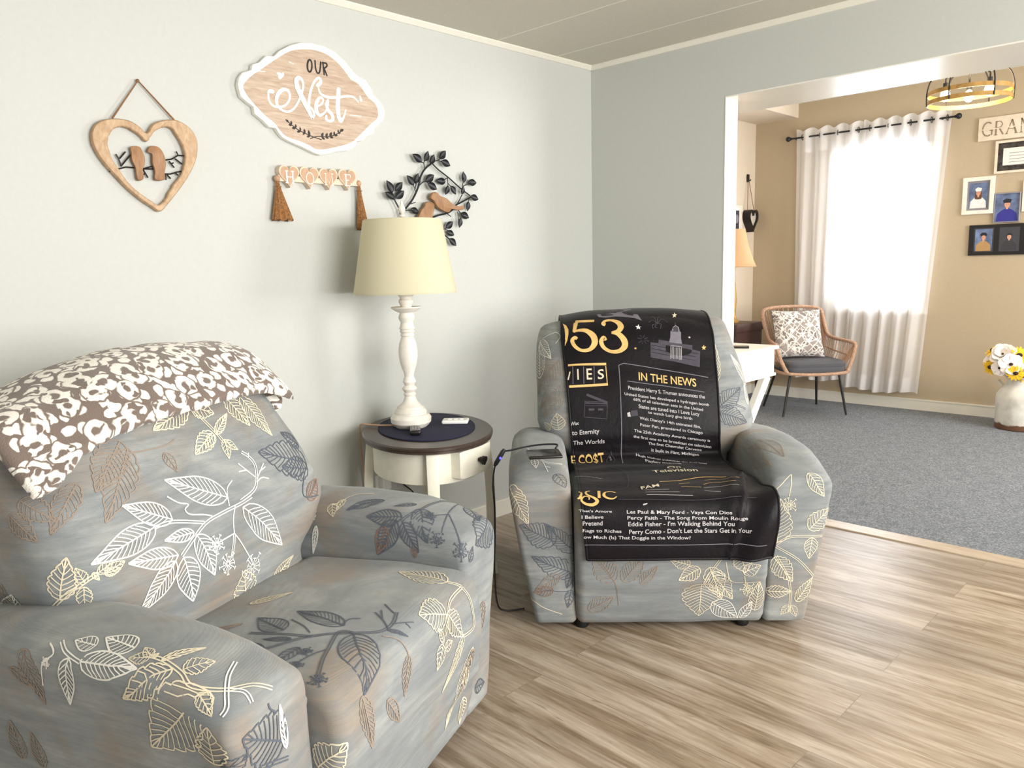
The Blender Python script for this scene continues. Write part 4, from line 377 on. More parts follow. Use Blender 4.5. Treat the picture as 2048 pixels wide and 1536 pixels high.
'wall': {"heart_out":[[-2.388,1.7318],[-2.3639,1.7636],[-2.3238,1.7807],[-2.2797,1.7835],[-2.241,1.764],[-2.2206,1.7356],[-2.2177,1.7007],[-2.2275,1.6559],[-2.2548,1.6055],[-2.2958,1.5505],[-2.3354,1.505],[-2.3664,1.4757],[-2.3932,1.4899],[-2.429,1.514],[-2.4672,1.548],[-2.5037,1.5894],[-2.532,1.6242],[-2.552,1.6591],[-2.5612,1.6903],[-2.5573,1.7227],[-2.5394,1.7486],[-2.5069,1.7634],[-2.4707,1.7683],[-2.4347,1.7642],[-2.4073,1.7485]],"heart_in":[[-2.3898,1.7031],[-2.3713,1.7293],[-2.355,1.7444],[-2.3303,1.7567],[-2.3042,1.7552],[-2.2845,1.7293],[-2.2733,1.7045],[-2.2646,1.6748],[-2.27,1.6396],[-2.2844,1.6036],[-2.3069,1.5761],[-2.3322,1.54],[-2.3476,1.5154],[-2.371,1.4972],[-2.3955,1.5112],[-2.4194,1.5272],[-2.4466,1.5491],[-2.4688,1.575],[-2.4862,1.605],[-2.5034,1.6346],[-2.5106,1.6626],[-2.5138,1.6908],[-2.5055,1.7159],[-2.4855,1.7382],[-2.4569,1.7445],[-2.4333,1.7355],[-2.4098,1.7213]],"heart_string":[[-2.4906,1.7681],[-2.3976,1.8981],[-2.2906,1.7844]],"birdA":[[-2.4448,1.6786],[-2.4381,1.6841],[-2.4255,1.6865],[-2.4133,1.6834],[-2.4063,1.6694],[-2.4006,1.6488],[-2.4041,1.6254],[-2.4118,1.6101],[-2.4115,1.5814],[-2.4315,1.5773],[-2.4342,1.6149],[-2.4435,1.6392],[-2.4432,1.6642]],"birdB":[[-2.3913,1.6728],[-2.3814,1.6883],[-2.3662,1.6918],[-2.3495,1.6869],[-2.3364,1.6646],[-2.3325,1.6349],[-2.3392,1.6087],[-2.3437,1.5826],[-2.3742,1.5807],[-2.3718,1.6065],[-2.3777,1.6358],[-2.3765,1.6635],[-2.3853,1.6691]],"twigs":[[[-2.5147,1.5989],[-2.4899,1.6076],[-2.4607,1.6171],[-2.4237,1.6164]],[[-2.4748,1.6182],[-2.4824,1.6444],[-2.4893,1.6562]],[[-2.4786,1.6427],[-2.4581,1.6662]],[[-2.4769,1.6181],[-2.4426,1.658]],[[-2.4071,1.6147],[-2.3765,1.6253],[-2.3604,1.6137]],[[-2.4198,1.6138],[-2.3601,1.618]],[[-2.4073,1.6125],[-2.3936,1.5872]],[[-2.3998,1.6025],[-2.4081,1.5948]],[[-2.3401,1.6472],[-2.3089,1.6539],[-2.2853,1.6688],[-2.2909,1.6813]],[[-2.3183,1.6467],[-2.3025,1.6263]],[[-2.3124,1.6386],[-2.3033,1.6423]],[[-2.2975,1.657],[-2.2744,1.6401]],[[-2.2876,1.6686],[-2.2584,1.6688]],[[-2.3463,1.6026],[-2.3177,1.6036],[-2.2949,1.6117],[-2.2719,1.6176]],[[-2.3332,1.6026],[-2.3336,1.5832]],[[-2.329,1.6007],[-2.3178,1.5885]],[[-2.2995,1.6092],[-2.2922,1.6009]]],"nest_out":[[-2.0531,1.9326],[-2.0462,1.9571],[-2.0316,1.9769],[-1.9959,1.9912],[-1.991,2.0113],[-1.9617,2.0234],[-1.9434,2.0412],[-1.9324,2.0505],[-1.9012,2.0542],[-1.8749,2.0797],[-1.8306,2.1056],[-1.7861,2.1227],[-1.7415,2.129],[-1.685,2.1279],[-1.6358,2.1141],[-1.5902,2.0862],[-1.5522,2.0497],[-1.5285,2.0368],[-1.4957,2.0283],[-1.4722,2.0016],[-1.461,1.9761],[-1.4321,1.9562],[-1.4117,1.9348],[-1.4065,1.9114],[-1.4148,1.883],[-1.4424,1.8593],[-1.4628,1.8435],[-1.4684,1.8224],[-1.5099,1.8047],[-1.5236,1.7881],[-1.553,1.7836],[-1.5671,1.7588],[-1.5968,1.7428],[-1.6538,1.733],[-1.6939,1.7214],[-1.7293,1.7135],[-1.7557,1.7195],[-1.8068,1.7375],[-1.8569,1.752],[-1.8882,1.7647],[-1.9046,1.7817],[-1.914,1.7962],[-1.9417,1.7979],[-1.9642,1.8183],[-1.9964,1.8389],[-1.9978,1.8627],[-2.0201,1.8749],[-2.045,1.8925]],"nest_in":[[-2.0328,1.9324],[-1.9986,1.9698],[-1.9668,1.9924],[-1.9236,2.0245],[-1.8872,2.05],[-1.8355,2.0828],[-1.7839,2.0984],[-1.7243,2.1049],[-1.668,2.0956],[-1.6229,2.071],[-1.5892,2.0408],[-1.5703,2.0208],[-1.5344,2.008],[-1.5072,1.9803],[-1.4875,1.9596],[-1.4547,1.9403],[-1.4436,1.9112],[-1.4496,1.8833],[-1.4855,1.8555],[-1.5212,1.8248],[-1.5476,1.802],[-1.5823,1.7753],[-1.632,1.7575],[-1.7042,1.738],[-1.7467,1.7343],[-1.7797,1.7474],[-1.8232,1.7592],[-1.873,1.77],[-1.8997,1.7921],[-1.919,1.8147],[-1.9519,1.8353],[-1.9838,1.8617],[-2.0055,1.8828],[-2.0236,1.9042]],"our":[[[[-1.7538,2.0655],[-1.75,2.0644],[-1.7471,2.06],[-1.7454,2.053],[-1.7453,2.0444],[-1.7467,2.0356],[-1.7494,2.0279],[-1.753,2.0225],[-1.757,2.0201],[-1.7608,2.0213],[-1.7637,2.0257],[-1.7654,2.0327],[-1.7655,2.0412],[-1.7641,2.05],[-1.7614,2.0577],[-1.7578,2.0632],[-1.7538,2.0655]],0.006],[[[-1.7303,2.0656],[-1.7296,2.0381],[-1.7232,2.0218],[-1.7122,2.0282],[-1.7051,2.0646]],0.006],[[[-1.6956,2.0649],[-1.693,2.0201]],0.006],[[[-1.6977,2.0627],[-1.6812,2.0638],[-1.6784,2.0541],[-1.6934,2.0422]],0.006],[[[-1.6914,2.0425],[-1.6808,2.0188]],0.006]],"nest":[[[[-1.9207,1.9263],[-1.9318,1.926],[-1.9377,1.9156],[-1.9361,1.8916],[-1.9219,1.8752],[-1.8941,1.8741],[-1.8666,1.8867],[-1.8505,1.9119],[-1.8541,1.9361],[-1.8751,1.9393],[-1.8975,1.921],[-1.9074,1.8923],[-1.8962,1.8692],[-1.8669,1.8599],[-1.839,1.8731],[-1.8191,1.8974],[-1.8024,1.9276],[-1.7908,1.9603],[-1.7929,1.9818],[-1.805,1.9915],[-1.8177,1.9813],[-1.8159,1.9568],[-1.8024,1.9276],[-1.7861,1.8984],[-1.7713,1.8719],[-1.7598,1.8511]],[0.0151,0.0119,0.008,0.008,0.008,0.008,0.008,0.0088,0.0103,0.0135,0.0143,0.0127,0.0095,0.008,0.008,0.008,0.008,0.0088,0.0103,0.0135,0.0175,0.0199,0.0207,0.0199,0.0167,0.0119]],[[[-1.7562,1.849],[-1.7487,1.8635],[-1.7539,1.8803],[-1.7646,1.8885]],[0.008,0.0095,0.0088,0.008]],[[[-1.7691,1.8611],[-1.7698,1.8942],[-1.7633,1.9328],[-1.7485,1.9725],[-1.7286,1.999],[-1.714,2.0027],[-1.7124,1.9871],[-1.7246,1.9759]],[0.0119,0.0111,0.0103,0.0095,0.0088,0.0103,0.0135,0.0151]],[[[-1.734,1.8954],[-1.7123,1.9077],[-1.7052,1.9261],[-1.7203,1.9296],[-1.7358,1.9079],[-1.7378,1.8791],[-1.7248,1.864],[-1.703,1.8752],[-1.688,1.8979],[-1.6813,1.9212]],[0.0072,0.0072,0.008,0.0103,0.0151,0.0159,0.0119,0.0072,0.0064,0.0064]],[[[-1.6822,1.9259],[-1.691,1.9104],[-1.6847,1.8887],[-1.6683,1.8729],[-1.6656,1.8554],[-1.6818,1.8464],[-1.6968,1.8534],[-1.6941,1.865]],[0.008,0.0111,0.0143,0.0143,0.0135,0.0095,0.0111,0.0095]],[[[-1.6301,1.9731],[-1.6357,1.9368],[-1.6392,1.8974],[-1.6354,1.8653],[-1.6283,1.853],[-1.6139,1.871],[-1.6032,1.8985]],[0.0175,0.0183,0.0191,0.0183,0.0143,0.008,0.0056]],[[[-1.7226,1.9661],[-1.7134,1.9458],[-1.6834,1.937],[-1.6441,1.9405],[-1.5957,1.9518],[-1.5633,1.9528],[-1.5397,1.936]],[0.0056,0.0095,0.0103,0.0103,0.0088,0.008,0.0048]],[[[-1.8937,1.9944],[-1.8835,1.9914],[-1.8879,1.9786],[-1.8747,1.9912],[-1.8707,1.9979]],[0.008,0.0135,0.0103,0.0119,0.0064]],[[[-1.53,1.9598],[-1.5259,1.9451]],[0.008,0.0119]],[[[-1.5842,1.881],[-1.5308,1.8823]],[0.0032,0.0032]],[[[-1.8425,2.0434],[-1.825,2.0386]],[0.0028,0.0028]],[[[-1.9742,1.9911],[-1.9437,1.9928]],[0.0032,0.002]]],"laurel":[[[[-1.8726,1.8305],[-1.8488,1.8145],[-1.8209,1.7986],[-1.7922,1.7889],[-1.7592,1.7795],[-1.7217,1.7719]],0.0032],[[[-1.6185,1.8196],[-1.6618,1.7956],[-1.7016,1.7851],[-1.74,1.783],[-1.771,1.772]],0.0032]],"laurel_leaves":[[[-1.8607,1.8225],[-1.8725,1.832]],[[-1.8486,1.816],[-1.8512,1.8298]],[[-1.8469,1.8147],[-1.8632,1.8129]],[[-1.8313,1.8054],[-1.8321,1.8194]],[[-1.8314,1.8048],[-1.8496,1.8028]],[[-1.8119,1.7964],[-1.8146,1.8103]],[[-1.812,1.7955],[-1.8288,1.7906]],[[-1.794,1.7888],[-1.7965,1.8059]],[[-1.794,1.7888],[-1.8054,1.7845]],[[-1.774,1.7828],[-1.7781,1.8031]],[[-1.7722,1.7814],[-1.7875,1.7767]],[[-1.6349,1.813],[-1.6171,1.8221]],[[-1.6432,1.8072],[-1.6425,1.8188]],[[-1.6454,1.8054],[-1.6313,1.8068]],[[-1.6638,1.7954],[-1.6608,1.8103]],[[-1.6638,1.7954],[-1.646,1.7961]],[[-1.6838,1.7885],[-1.6729,1.8058]],[[-1.6839,1.7878],[-1.6665,1.7843]],[[-1.7016,1.7851],[-1.6927,1.8006]],[[-1.7036,1.784],[-1.6883,1.7809]],[[-1.7209,1.7832],[-1.7121,1.8002]],[[-1.721,1.7823],[-1.7062,1.774]]],"home_hearts":[[-1.8736,1.6223],[-1.7866,1.6224],[-1.701,1.6234],[-1.6128,1.6258]],"beads":[[-1.9207,1.613],[-1.5544,1.6155]],"stems":[[[[-1.3493,1.4573],[-1.3423,1.4955],[-1.3162,1.5249],[-1.277,1.5646],[-1.2429,1.619],[-1.2279,1.663],[-1.2007,1.6984],[-1.1609,1.7254]],0.0045],[[[-1.1609,1.7254],[-1.1231,1.6989],[-1.0648,1.6684],[-0.9985,1.6272],[-0.9368,1.5948]],0.0032],[[[-0.9335,1.5873],[-0.9945,1.5617],[-1.0227,1.5505]],0.0038],[[[-1.2059,1.4776],[-1.1797,1.4856],[-1.1331,1.4993],[-1.0791,1.5109],[-1.0443,1.5296],[-1.0227,1.5505]],0.004],[[[-1.3467,1.4812],[-1.353,1.5189],[-1.3749,1.5557],[-1.3852,1.5833]],0.0035],[[[-1.3749,1.5557],[-1.3702,1.584]],0.002],[[[-1.3719,1.5558],[-1.3982,1.5617]],0.002],[[[-1.2039,1.6982],[-1.2071,1.7219],[-1.2246,1.7254]],0.0022],[[[-1.2071,1.7219],[-1.1984,1.7417]],0.002],[[[-1.1574,1.7305],[-1.1209,1.743],[-1.0937,1.7598]],0.0022],[[[-1.1211,1.7405],[-1.0885,1.7308]],0.002],[[[-1.2596,1.5989],[-1.2705,1.627]],0.002],[[[-1.2625,1.6036],[-1.251,1.6425]],0.002],[[[-1.2429,1.619],[-1.2165,1.6397],[-1.1843,1.6464]],0.0022],[[[-1.1972,1.6432],[-1.1721,1.6326]],0.002],[[[-1.3229,1.5152],[-1.2672,1.517]],0.0022],[[[-1.2937,1.5424],[-1.2622,1.5509]],0.0018],[[[-1.0716,1.6679],[-1.0703,1.6234]],0.002],[[[-1.0716,1.6679],[-1.099,1.6539]],0.002],[[[-1.0694,1.6433],[-1.0466,1.6247]],0.002],[[[-0.9845,1.628],[-0.972,1.6741]],0.002],[[[-0.9772,1.636],[-0.9271,1.654]],0.002],[[[-1.0193,1.5506],[-0.9859,1.5976]],0.0024],[[[-1.0232,1.5404],[-1.0036,1.5158],[-0.976,1.5064]],0.0022],[[[-1.0172,1.5204],[-1.0124,1.4748]],0.002],[[[-0.9442,1.5868],[-0.949,1.5585]],0.002],[[[-1.0925,1.5129],[-1.0595,1.4964]],0.0022],[[[-1.3493,1.4573],[-1.3344,1.4194],[-1.2798,1.4008],[-1.2153,1.4211],[-1.1614,1.4614]],0.004],[[[-1.1644,1.4663],[-1.1299,1.4322],[-1.0713,1.3927]],0.0032],[[[-1.1297,1.4347],[-1.096,1.4403],[-1.0681,1.4584]],0.002],[[[-1.0962,1.4378],[-1.0695,1.4307]],0.002],[[[-1.1267,1.4298],[-1.1113,1.4024]],0.002]],"leaves":[[[-1.385,1.5856],[-1.4144,1.6365]],[[-1.3834,1.5623],[-1.429,1.5867]],[[-1.3714,1.5956],[-1.3284,1.6332]],[[-1.3672,1.5645],[-1.3182,1.5984]],[[-1.2214,1.7256],[-1.2715,1.7558]],[[-1.2054,1.7292],[-1.1839,1.7755]],[[-1.1676,1.72],[-1.1426,1.7655]],[[-1.1142,1.7474],[-1.0738,1.7868]],[[-1.1113,1.7379],[-1.0569,1.7208]],[[-1.2707,1.6232],[-1.3072,1.6636]],[[-1.2578,1.6315],[-1.2366,1.6777]],[[-1.2023,1.6444],[-1.1505,1.6752]],[[-1.1945,1.6352],[-1.142,1.6113]],[[-1.2917,1.5234],[-1.2458,1.5057]],[[-1.0805,1.6501],[-1.1367,1.6517]],[[-1.0699,1.6324],[-1.092,1.5915]],[[-1.0611,1.6328],[-1.0289,1.5945]],[[-0.9695,1.6516],[-0.9728,1.7033]],[[-0.9447,1.6555],[-0.889,1.6562]],[[-0.9929,1.5972],[-0.9807,1.6358]],[[-0.9383,1.5922],[-0.8872,1.579]],[[-0.945,1.5699],[-0.9527,1.5235]],[[-1.0003,1.5118],[-0.9462,1.4929]],[[-1.0068,1.4913],[-1.0172,1.4452]],[[-1.0945,1.4438],[-1.049,1.473]],[[-1.0845,1.4289],[-1.0381,1.4123]],[[-1.0765,1.3967],[-1.0342,1.3634]]],"bird_low":[[-1.2642,1.4734],[-1.2463,1.5126],[-1.223,1.5352],[-1.2158,1.55],[-1.1963,1.5566],[-1.174,1.5516],[-1.1668,1.5397],[-1.1728,1.5101],[-1.1876,1.4753],[-1.2053,1.4455],[-1.25,1.4447]],"bird_up":[[-1.1854,1.5804],[-1.1717,1.5957],[-1.152,1.5991],[-1.1331,1.5853],[-1.0938,1.5747],[-1.0611,1.5537],[-1.031,1.5423],[-0.9894,1.5438],[-0.9935,1.5284],[-1.0284,1.5247],[-1.0623,1.5286],[-1.0834,1.5129],[-1.1165,1.5193],[-1.1487,1.5355],[-1.1671,1.5593],[-1.1828,1.5684]]},
'throw_edge': None}

# ------------------------------------------------------------------ ribbons, prints, lettering
from mathutils import noise as mnoise
def ribbon2d(pts, wd):
    """strip polygons for a 2D polyline; returns verts, quads"""
    P = [Vector((p[0], p[1])) for p in pts]; n = len(P); ws = wd if isinstance(wd, (list, tuple)) else [wd]*n
    if len(ws) != n and len(ws) > 2: ws = [interp([(i, a) for i, a in enumerate(ws)], (len(ws)-1)*i/(n-1)) for i in range(n)]
    if len(ws) != n: ws = [ws[0]+(ws[-1]-ws[0])*i/(n-1) for i in range(n)]
    vs = []
    for i, p in enumerate(P):
        t = P[min(i+1, n-1)]-P[max(i-1, 0)]; t = t.normalized() if t.length > 1e-9 else Vector((1, 0)); nn = Vector((-t.y, t.x))
        vs += [p+nn*ws[i]/2, p-nn*ws[i]/2]
    return vs, [(2*i, 2*i+1, 2*i+3, 2*i+2) for i in range(n-1)]
def resample2(pts, step):
    out = [Vector(pts[0])]
    for a, b in zip(pts[:-1], pts[1:]):
        a, b = Vector(a), Vector(b); m = max(1, int((b-a).length/step+0.5))
        for i in range(1, m+1): out.append(a.lerp(b, i/m))
    return out
class Print:
    lw = 0.0033
    """prints line art onto a finished part's surface, in the same mesh"""
    def __init__(s, g, mats):
        s.g = g; s.bvh = BVHTree.FromPolygons(g.v, g.f); s.mats = mats
    def snap(s, p, lift):
        loc, nrm, idx, d = s.bvh.find_nearest(Vector(p))
        return loc+nrm*lift, nrm
    def line(s, pts, wd, mi, lift=0.0009, step=0.012, tube_side=True):
        wd = wd*s.lw/0.0033; s.k = (getattr(s, 'k', 0)+1) % 9; lift = 0.0012+0.00007*s.k
        P = resample2([Vector(p) for p in pts], step); n = len(P); vs = []; lim = 0.03
        Q = [s.snap(p, lift) for p in P]
        for i in range(n):
            t = Q[min(i+1, n-1)][0]-Q[max(i-1, 0)][0]
            if t.length < 1e-7: t = Vector((1, 0, 0))
            nn = Q[i][1].cross(t.normalized()).normalized(); vs += [Q[i][0]-nn*wd/2, Q[i][0]+nn*wd/2]
        fs = [(2*i, 2*i+1, 2*i+3, 2*i+2) for i in range(n-1)]
        s.g.add(vs, fs, mi)
    def leaf(s, b, t, ratio, mi, style='p', bend=0.0, lw=0.0033):
        b, t = Vector(b), Vector(t); L = (t-b).length
        if L < 0.01: return
        _, nb = s.snap(b.lerp(t, .5), 0); u = (t-b).normalized(); v = nb.cross(u).normalized(); W = L*ratio/2
        lw = lw*max(0.6, min(1.0, L/0.10+0.2))
        def mid(q): return b+u*(L*q)+v*(bend*L*math.sin(PI*q))
        def half(q): return W*(math.sin(PI*min(1, q**0.72))**0.85 if q < 1 else 0)*(1.0 if q < .55 else 1-0.25*(q-.55)/.45)
        ns = 14 if style == 'p' else 28
        for sg in (-1, 1):
            pts = []
            for i in range(ns+1):
                q = i/ns; h = half(q)
                if style == 's' and 0 < i < ns: h *= (1.09 if i % 4 in (1, 2) else (1.02 if i % 4 == 3 else 0.9))
                pts.append(mid(q)+v*sg*h)
            s.line(pts, lw, mi)
            nv = max(4, int(L/0.013)); nv = min(nv, 10)
            for i in range(nv):
                q0 = 0.10+0.74*i/nv; q1 = min(0.97, q0+0.17); p0 = mid(q0); p1 = mid(q1)+v*sg*half(q1)*0.9
                s.line([p0, (p0+p1)/2-u*L*0.012, p1], lw*0.72, mi)
        s.line([mid(i/6) for i in range(7)], lw, mi)
    def stem(s, pts, mi, double=False, lw=0.0033):
        pts = smooth_path(pts, 5)
        if not double: s.line(pts, lw, mi); return
        for sg in (-1, 1):
            o = []
            for i, p in enumerate(pts):
                _, nr = s.snap(p, 0); t = pts[min(i+1, len(pts)-1)]-pts[max(i-1, 0)]; o.append(p+nr.cross(t).normalized()*sg*0.003)
            s.line(o, lw*0.8, mi)
    def umbel(s, c, r, mi, lw=0.0024):
        c = Vector(c); _, nr = s.snap(c, 0); a = nr.orthogonal().normalized(); b = nr.cross(a)
        for i in range(13):
            th = 2*PI*i/13+0.2; d = a*math.cos(th)+b*math.sin(th); rr = r*(0.8+0.25*math.sin(i*2.4))
            s.line([c+d*r*0.12, c+d*rr], lw, mi, step=0.02)
            e = c+d*rr; pr = d.cross(nr)*r*0.16; s.line([e-pr, e+pr*1.0], lw*1.2, mi, step=0.02)
def run_prints(g, mats, items, lw=0.0033):
    pr = Print(g, mats); pr.lw = lw; idx = {m: i for i, m in enumerate(mats)}
    for it in items:
        k, mi = it[0], idx['print_'+it[1]]
        if k == 'L' or k == 'l': pr.leaf(it[2], it[3], it[4], mi, 's' if k == 'L' else 'p')
        elif k == 'S': pr.stem(it[2], mi)
        elif k == 'D': pr.stem(it[2], mi, True)
        elif k == 'U': pr.umbel(it[2], it[3], mi)
PRINTS = ['slipcover', 'print_white', 'print_cream', 'print_dark', 'print_tan', 'print_rust', 'print_taupe']

_tcache = {}
def text2d(s):
    """flat letters as (verts, faces) scaled to cap height 1, left-aligned on the baseline"""
    if s in _tcache: return _tcache[s]
    cu = bpy.data.curves.new('t', 'FONT'); cu.body = s; cu.resolution_u = 3; cu.size = 1; cu.offset = 0.012
    o = bpy.data.objects.new('t', cu); COL.objects.link(o); dg = bpy.context.evaluated_depsgraph_get()
    me = bpy.data.meshes.new_from_object(o.evaluated_get(dg)); vs = [v.co.copy() for v in me.vertices]; fs = [tuple(p.vertices) for p in me.polygons]
    bpy.data.objects.remove(o); bpy.data.curves.remove(cu); bpy.data.meshes.remove(me)
    x0 = min(v.x for v in vs); x1 = max(v.x for v in vs)
    cap = 0.72
    r = ([((v.x-x0), v.y/cap) for v in vs], fs, (x1-x0)); _tcache[s] = r; return r

def resample_loop(loop, n):
    L = [Vector(p) for p in loop]; L.append(L[0]); d = [0]
    for a, b in zip(L[:-1], L[1:]): d.append(d[-1]+(b-a).length)
    out = []; j = 0
    for i in range(n):
        q = d[-1]*i/n
        while d[j+1] < q: j += 1
        f = (q-d[j])/max(d[j+1]-d[j], 1e-9); out.append(L[j].lerp(L[j+1], f))
    return out
def sstep(a, b, x):
    t = max(0, min(1, (x-a)/(b-a))); return t*t*(3-2*t)
def interp(tab, x):
    if x <= tab[0][0]: return tab[0][1]
    for (x0, y0), (x1, y1) in zip(tab[:-1], tab[1:]):
        if x <= x1: t = (x-x0)/(x1-x0); return y0+(y1-y0)*t
    return tab[-1][1]

# ------------------------------------------------------------------ the setting
CEIL = 2.32
def struct(name, g, mat, smooth=False, parent=None):
    o = g.obj(name, mat, parent, smooth); o['kind'] = 'structure'; return o
struct('wall_left', G().box((-0.12, -6.2, 0), (0, 0.0, CEIL+0.02)), 'wall_gray')
struct('wall_rear', G().box((-0.12, -6.32, 0), (4.8, -6.2, CEIL)), 'wall_gray')
OPX, OPZ = 0.809, 2.034
struct('wall_back', G().box((-0.12, 0.0, 0), (OPX, 0.11, CEIL)).box((OPX, 0.0, OPZ), (4.4, 0.11, CEIL)).box((3.4, 0, 0), (4.4, 0.11, OPZ)), 'wall_gray')
struct('ceiling', G().box((-0.12, -6.2, CEIL), (4.8, 0.11, CEIL+0.05)), 'ceiling_paint')
# raised seam strips on the ceiling panels, one trim piece each
for i, y in enumerate((-0.30, -0.73, -1.95)):
    struct('trim_%d' % (i+5), G().box((0.0, y-0.0035, CEIL-0.0006), (4.6, y+0.0035, CEIL)), 'trim_white')
struct('floor', G().box((-0.12, -6.2, -0.05), (4.8, 0.125, 0)), 'laminate')
struct('floor_carpet', G().box((-0.95, 0.205, -0.05), (4.4, 3.55, 0.004)), 'carpet')
struct('trim_4', G().rbox((OPX, 0.115, -0.02), (3.4, 0.213, 0.006), 0.003), 'threshold_wood')
struct('trim_1', G().prism([(0, 0), (0.022, 0), (0.022, -0.006), (0.006, -0.022), (0, -0.022)], (0, -6.2, CEIL), (1, 0, 0), (0, 0, 1), (0, 6.2, 0)), 'trim_white')
struct('trim_2', G().prism([(0, 0), (-0.022, 0), (-0.022, -0.006), (-0.006, -0.022), (0, -0.022)], (0, 0, CEIL), (0, 1, 0), (0, 0, 1), (4.4, 0, 0)), 'trim_white')
struct('baseboard_left', G().box((0, -6.2, 0), (0.013, 0, 0.075)).box((0, -6.2, 0.075), (0.007, 0, 0.082)), 'trim_white')
struct('baseboard_back', G().box((0, -0.013, 0), (OPX, 0, 0.075)), 'trim_white')
# opening lining: jamb and glossy header soffit
struct('trim_3', G().box((OPX, -0.002, 0), (OPX+0.004, 0.112, OPZ)).box((3.396, -0.002, 0), (3.4, 0.112, OPZ)), 'jamb_white')
struct('trim_8', G().box((-0.95, 0.11, OPZ), (4.4, 0.41, 2.62)).box((OPX, -0.001, OPZ-0.006), (3.4, 0.41, OPZ)).box((-0.95, 0.112, OPZ-0.006), (OPX, 0.41, OPZ)), 'jamb_white')
# dining room beyond the opening
WY = 3.42
WX0, WX1, WZ0, WZ1 = -0.02, 0.665, 0.86, 2.17
g = G().box((-0.95, WY, 0), (WX0, WY+0.12, 2.62)).box((WX1, WY, 0), (4.4, WY+0.12, 2.62)).box((WX0, WY, 0), (WX1, WY+0.12, WZ0)).box((WX0, WY, WZ1), (WX1, WY+0.12, 2.62))
struct('wall_window', g, 'wall_beige')
struct('wall_dining_left', G().box((-0.95, 0.11, 0), (-0.8, WY, 2.62)), 'wall_cream')
struct('ceiling_dining', G().box((-0.95, 0.11, 2.62), (4.4, WY+0.12, 2.67)), 'trim_white')
struct('trim_9', G().box((-0.8, 0.41, 2.50), (-0.40, WY, 2.62)), 'wall_cream')
struct('wall_dining_right', G().box((4.28, 0.11, 0), (4.4, WY, 1.0)).box((4.28, 0.11, 2.2), (4.4, WY, 2.62)).box((4.28, 2.9, 1.0), (4.4, WY, 2.2)).box((4.28, 0.11, 1.0), (4.4, 1.1, 2.2)), 'wall_beige')
struct('baseboard_window', G().box((-0.8, WY-0.014, 0), (4.3, WY, 0.085)).box((-0.8, WY-0.018, 0.085), (4.3, WY, 0.095)), 'trim_white')
struct('baseboard_dining_left', G().box((-0.8, 0.3, 0), (-0.786, WY-0.014, 0.09)), 'trim_white')
# window_1: frame, sashes, glass, blind
wn = thing('window_1', None, None, (0, 0, 0)); wn['kind'] = 'structure'
g = G(); t = 0.045
g.box((WX0-0.05, WY-0.012, WZ0-0.05), (WX0+0.012, WY+0.10, WZ1+0.05)).box((WX1-0.012, WY-0.012, WZ0-0.05), (WX1+0.05, WY+0.10, WZ1+0.05)).box((WX0-0.05, WY-0.012, WZ1-0.012), (WX1+0.05, WY+0.10, WZ1+0.05))
g.obj('window_frame', 'trim_white', wn, False)
G().rbox((WX0-0.07, WY-0.04, WZ0-0.06), (WX1+0.07, WY+0.10, WZ0-0.02), 0.004).obj('window_sill', 'trim_white', wn)
zm = (WZ0+WZ1)/2
for z0, z1, yy in ((WZ0-0.02, zm+0.02, WY+0.05), (zm-0.02, WZ1, WY+0.08)):
    g = G().box((WX0+.01, yy, z0), (WX0+.05, yy+.025, z1)).box((WX1-.05, yy, z0), (WX1-.01, yy+.025, z1)).box((WX0+.05, yy, z0), (WX1-.05, yy+.025, z0+.045)).box((WX0+.05, yy, z1-.04), (WX1-.05, yy+.025, z1))
    sash = g.obj('sash', 'trim_white', wn, False)
    G().box((WX0+.05, yy+.01, z0+.045), (WX1-.05, yy+.014, z1-.04)).obj('glass_pane', 'glass', sash, False)
bl = thing('window_blind', 'white slatted blind hanging in the dining room window behind the sheers', 'blind', (0.32, WY+0.02, WZ1-0.02))
G().rbox((-0.325, -0.018, -0.04), (0.325, 0.018, 0.0), 0.004).obj('head_rail', 'blind_white', bl)
g = G()
for i in range(46):
    z = -0.055-i*0.026; g.add([(-0.32, -0.010, z+0.004), (0.32, -0.010, z+0.004), (0.32, 0.010, z-0.004), (-0.32, 0.010, z-0.004), (-0.32, 0, z+0.0025), (0.32, 0, z+0.0025)], [(0, 1, 5, 4), (4, 5, 2, 3)])
g.obj('slats', 'blind_white', bl)
g = G().tube([(-0.2, -0.012, -0.04), (-0.2, -0.012, -1.25)], 0.0012, 5); g.tube([(0.2, -0.012, -0.04), (0.2, -0.012, -1.25)], 0.0012, 5); g.obj('lift_cords', 'blind_white', bl)
G().rbox((-0.322, -0.012, -1.265), (0.322, 0.012, -1.245), 0.003).obj('bottom_rail', 'blind_white', bl)

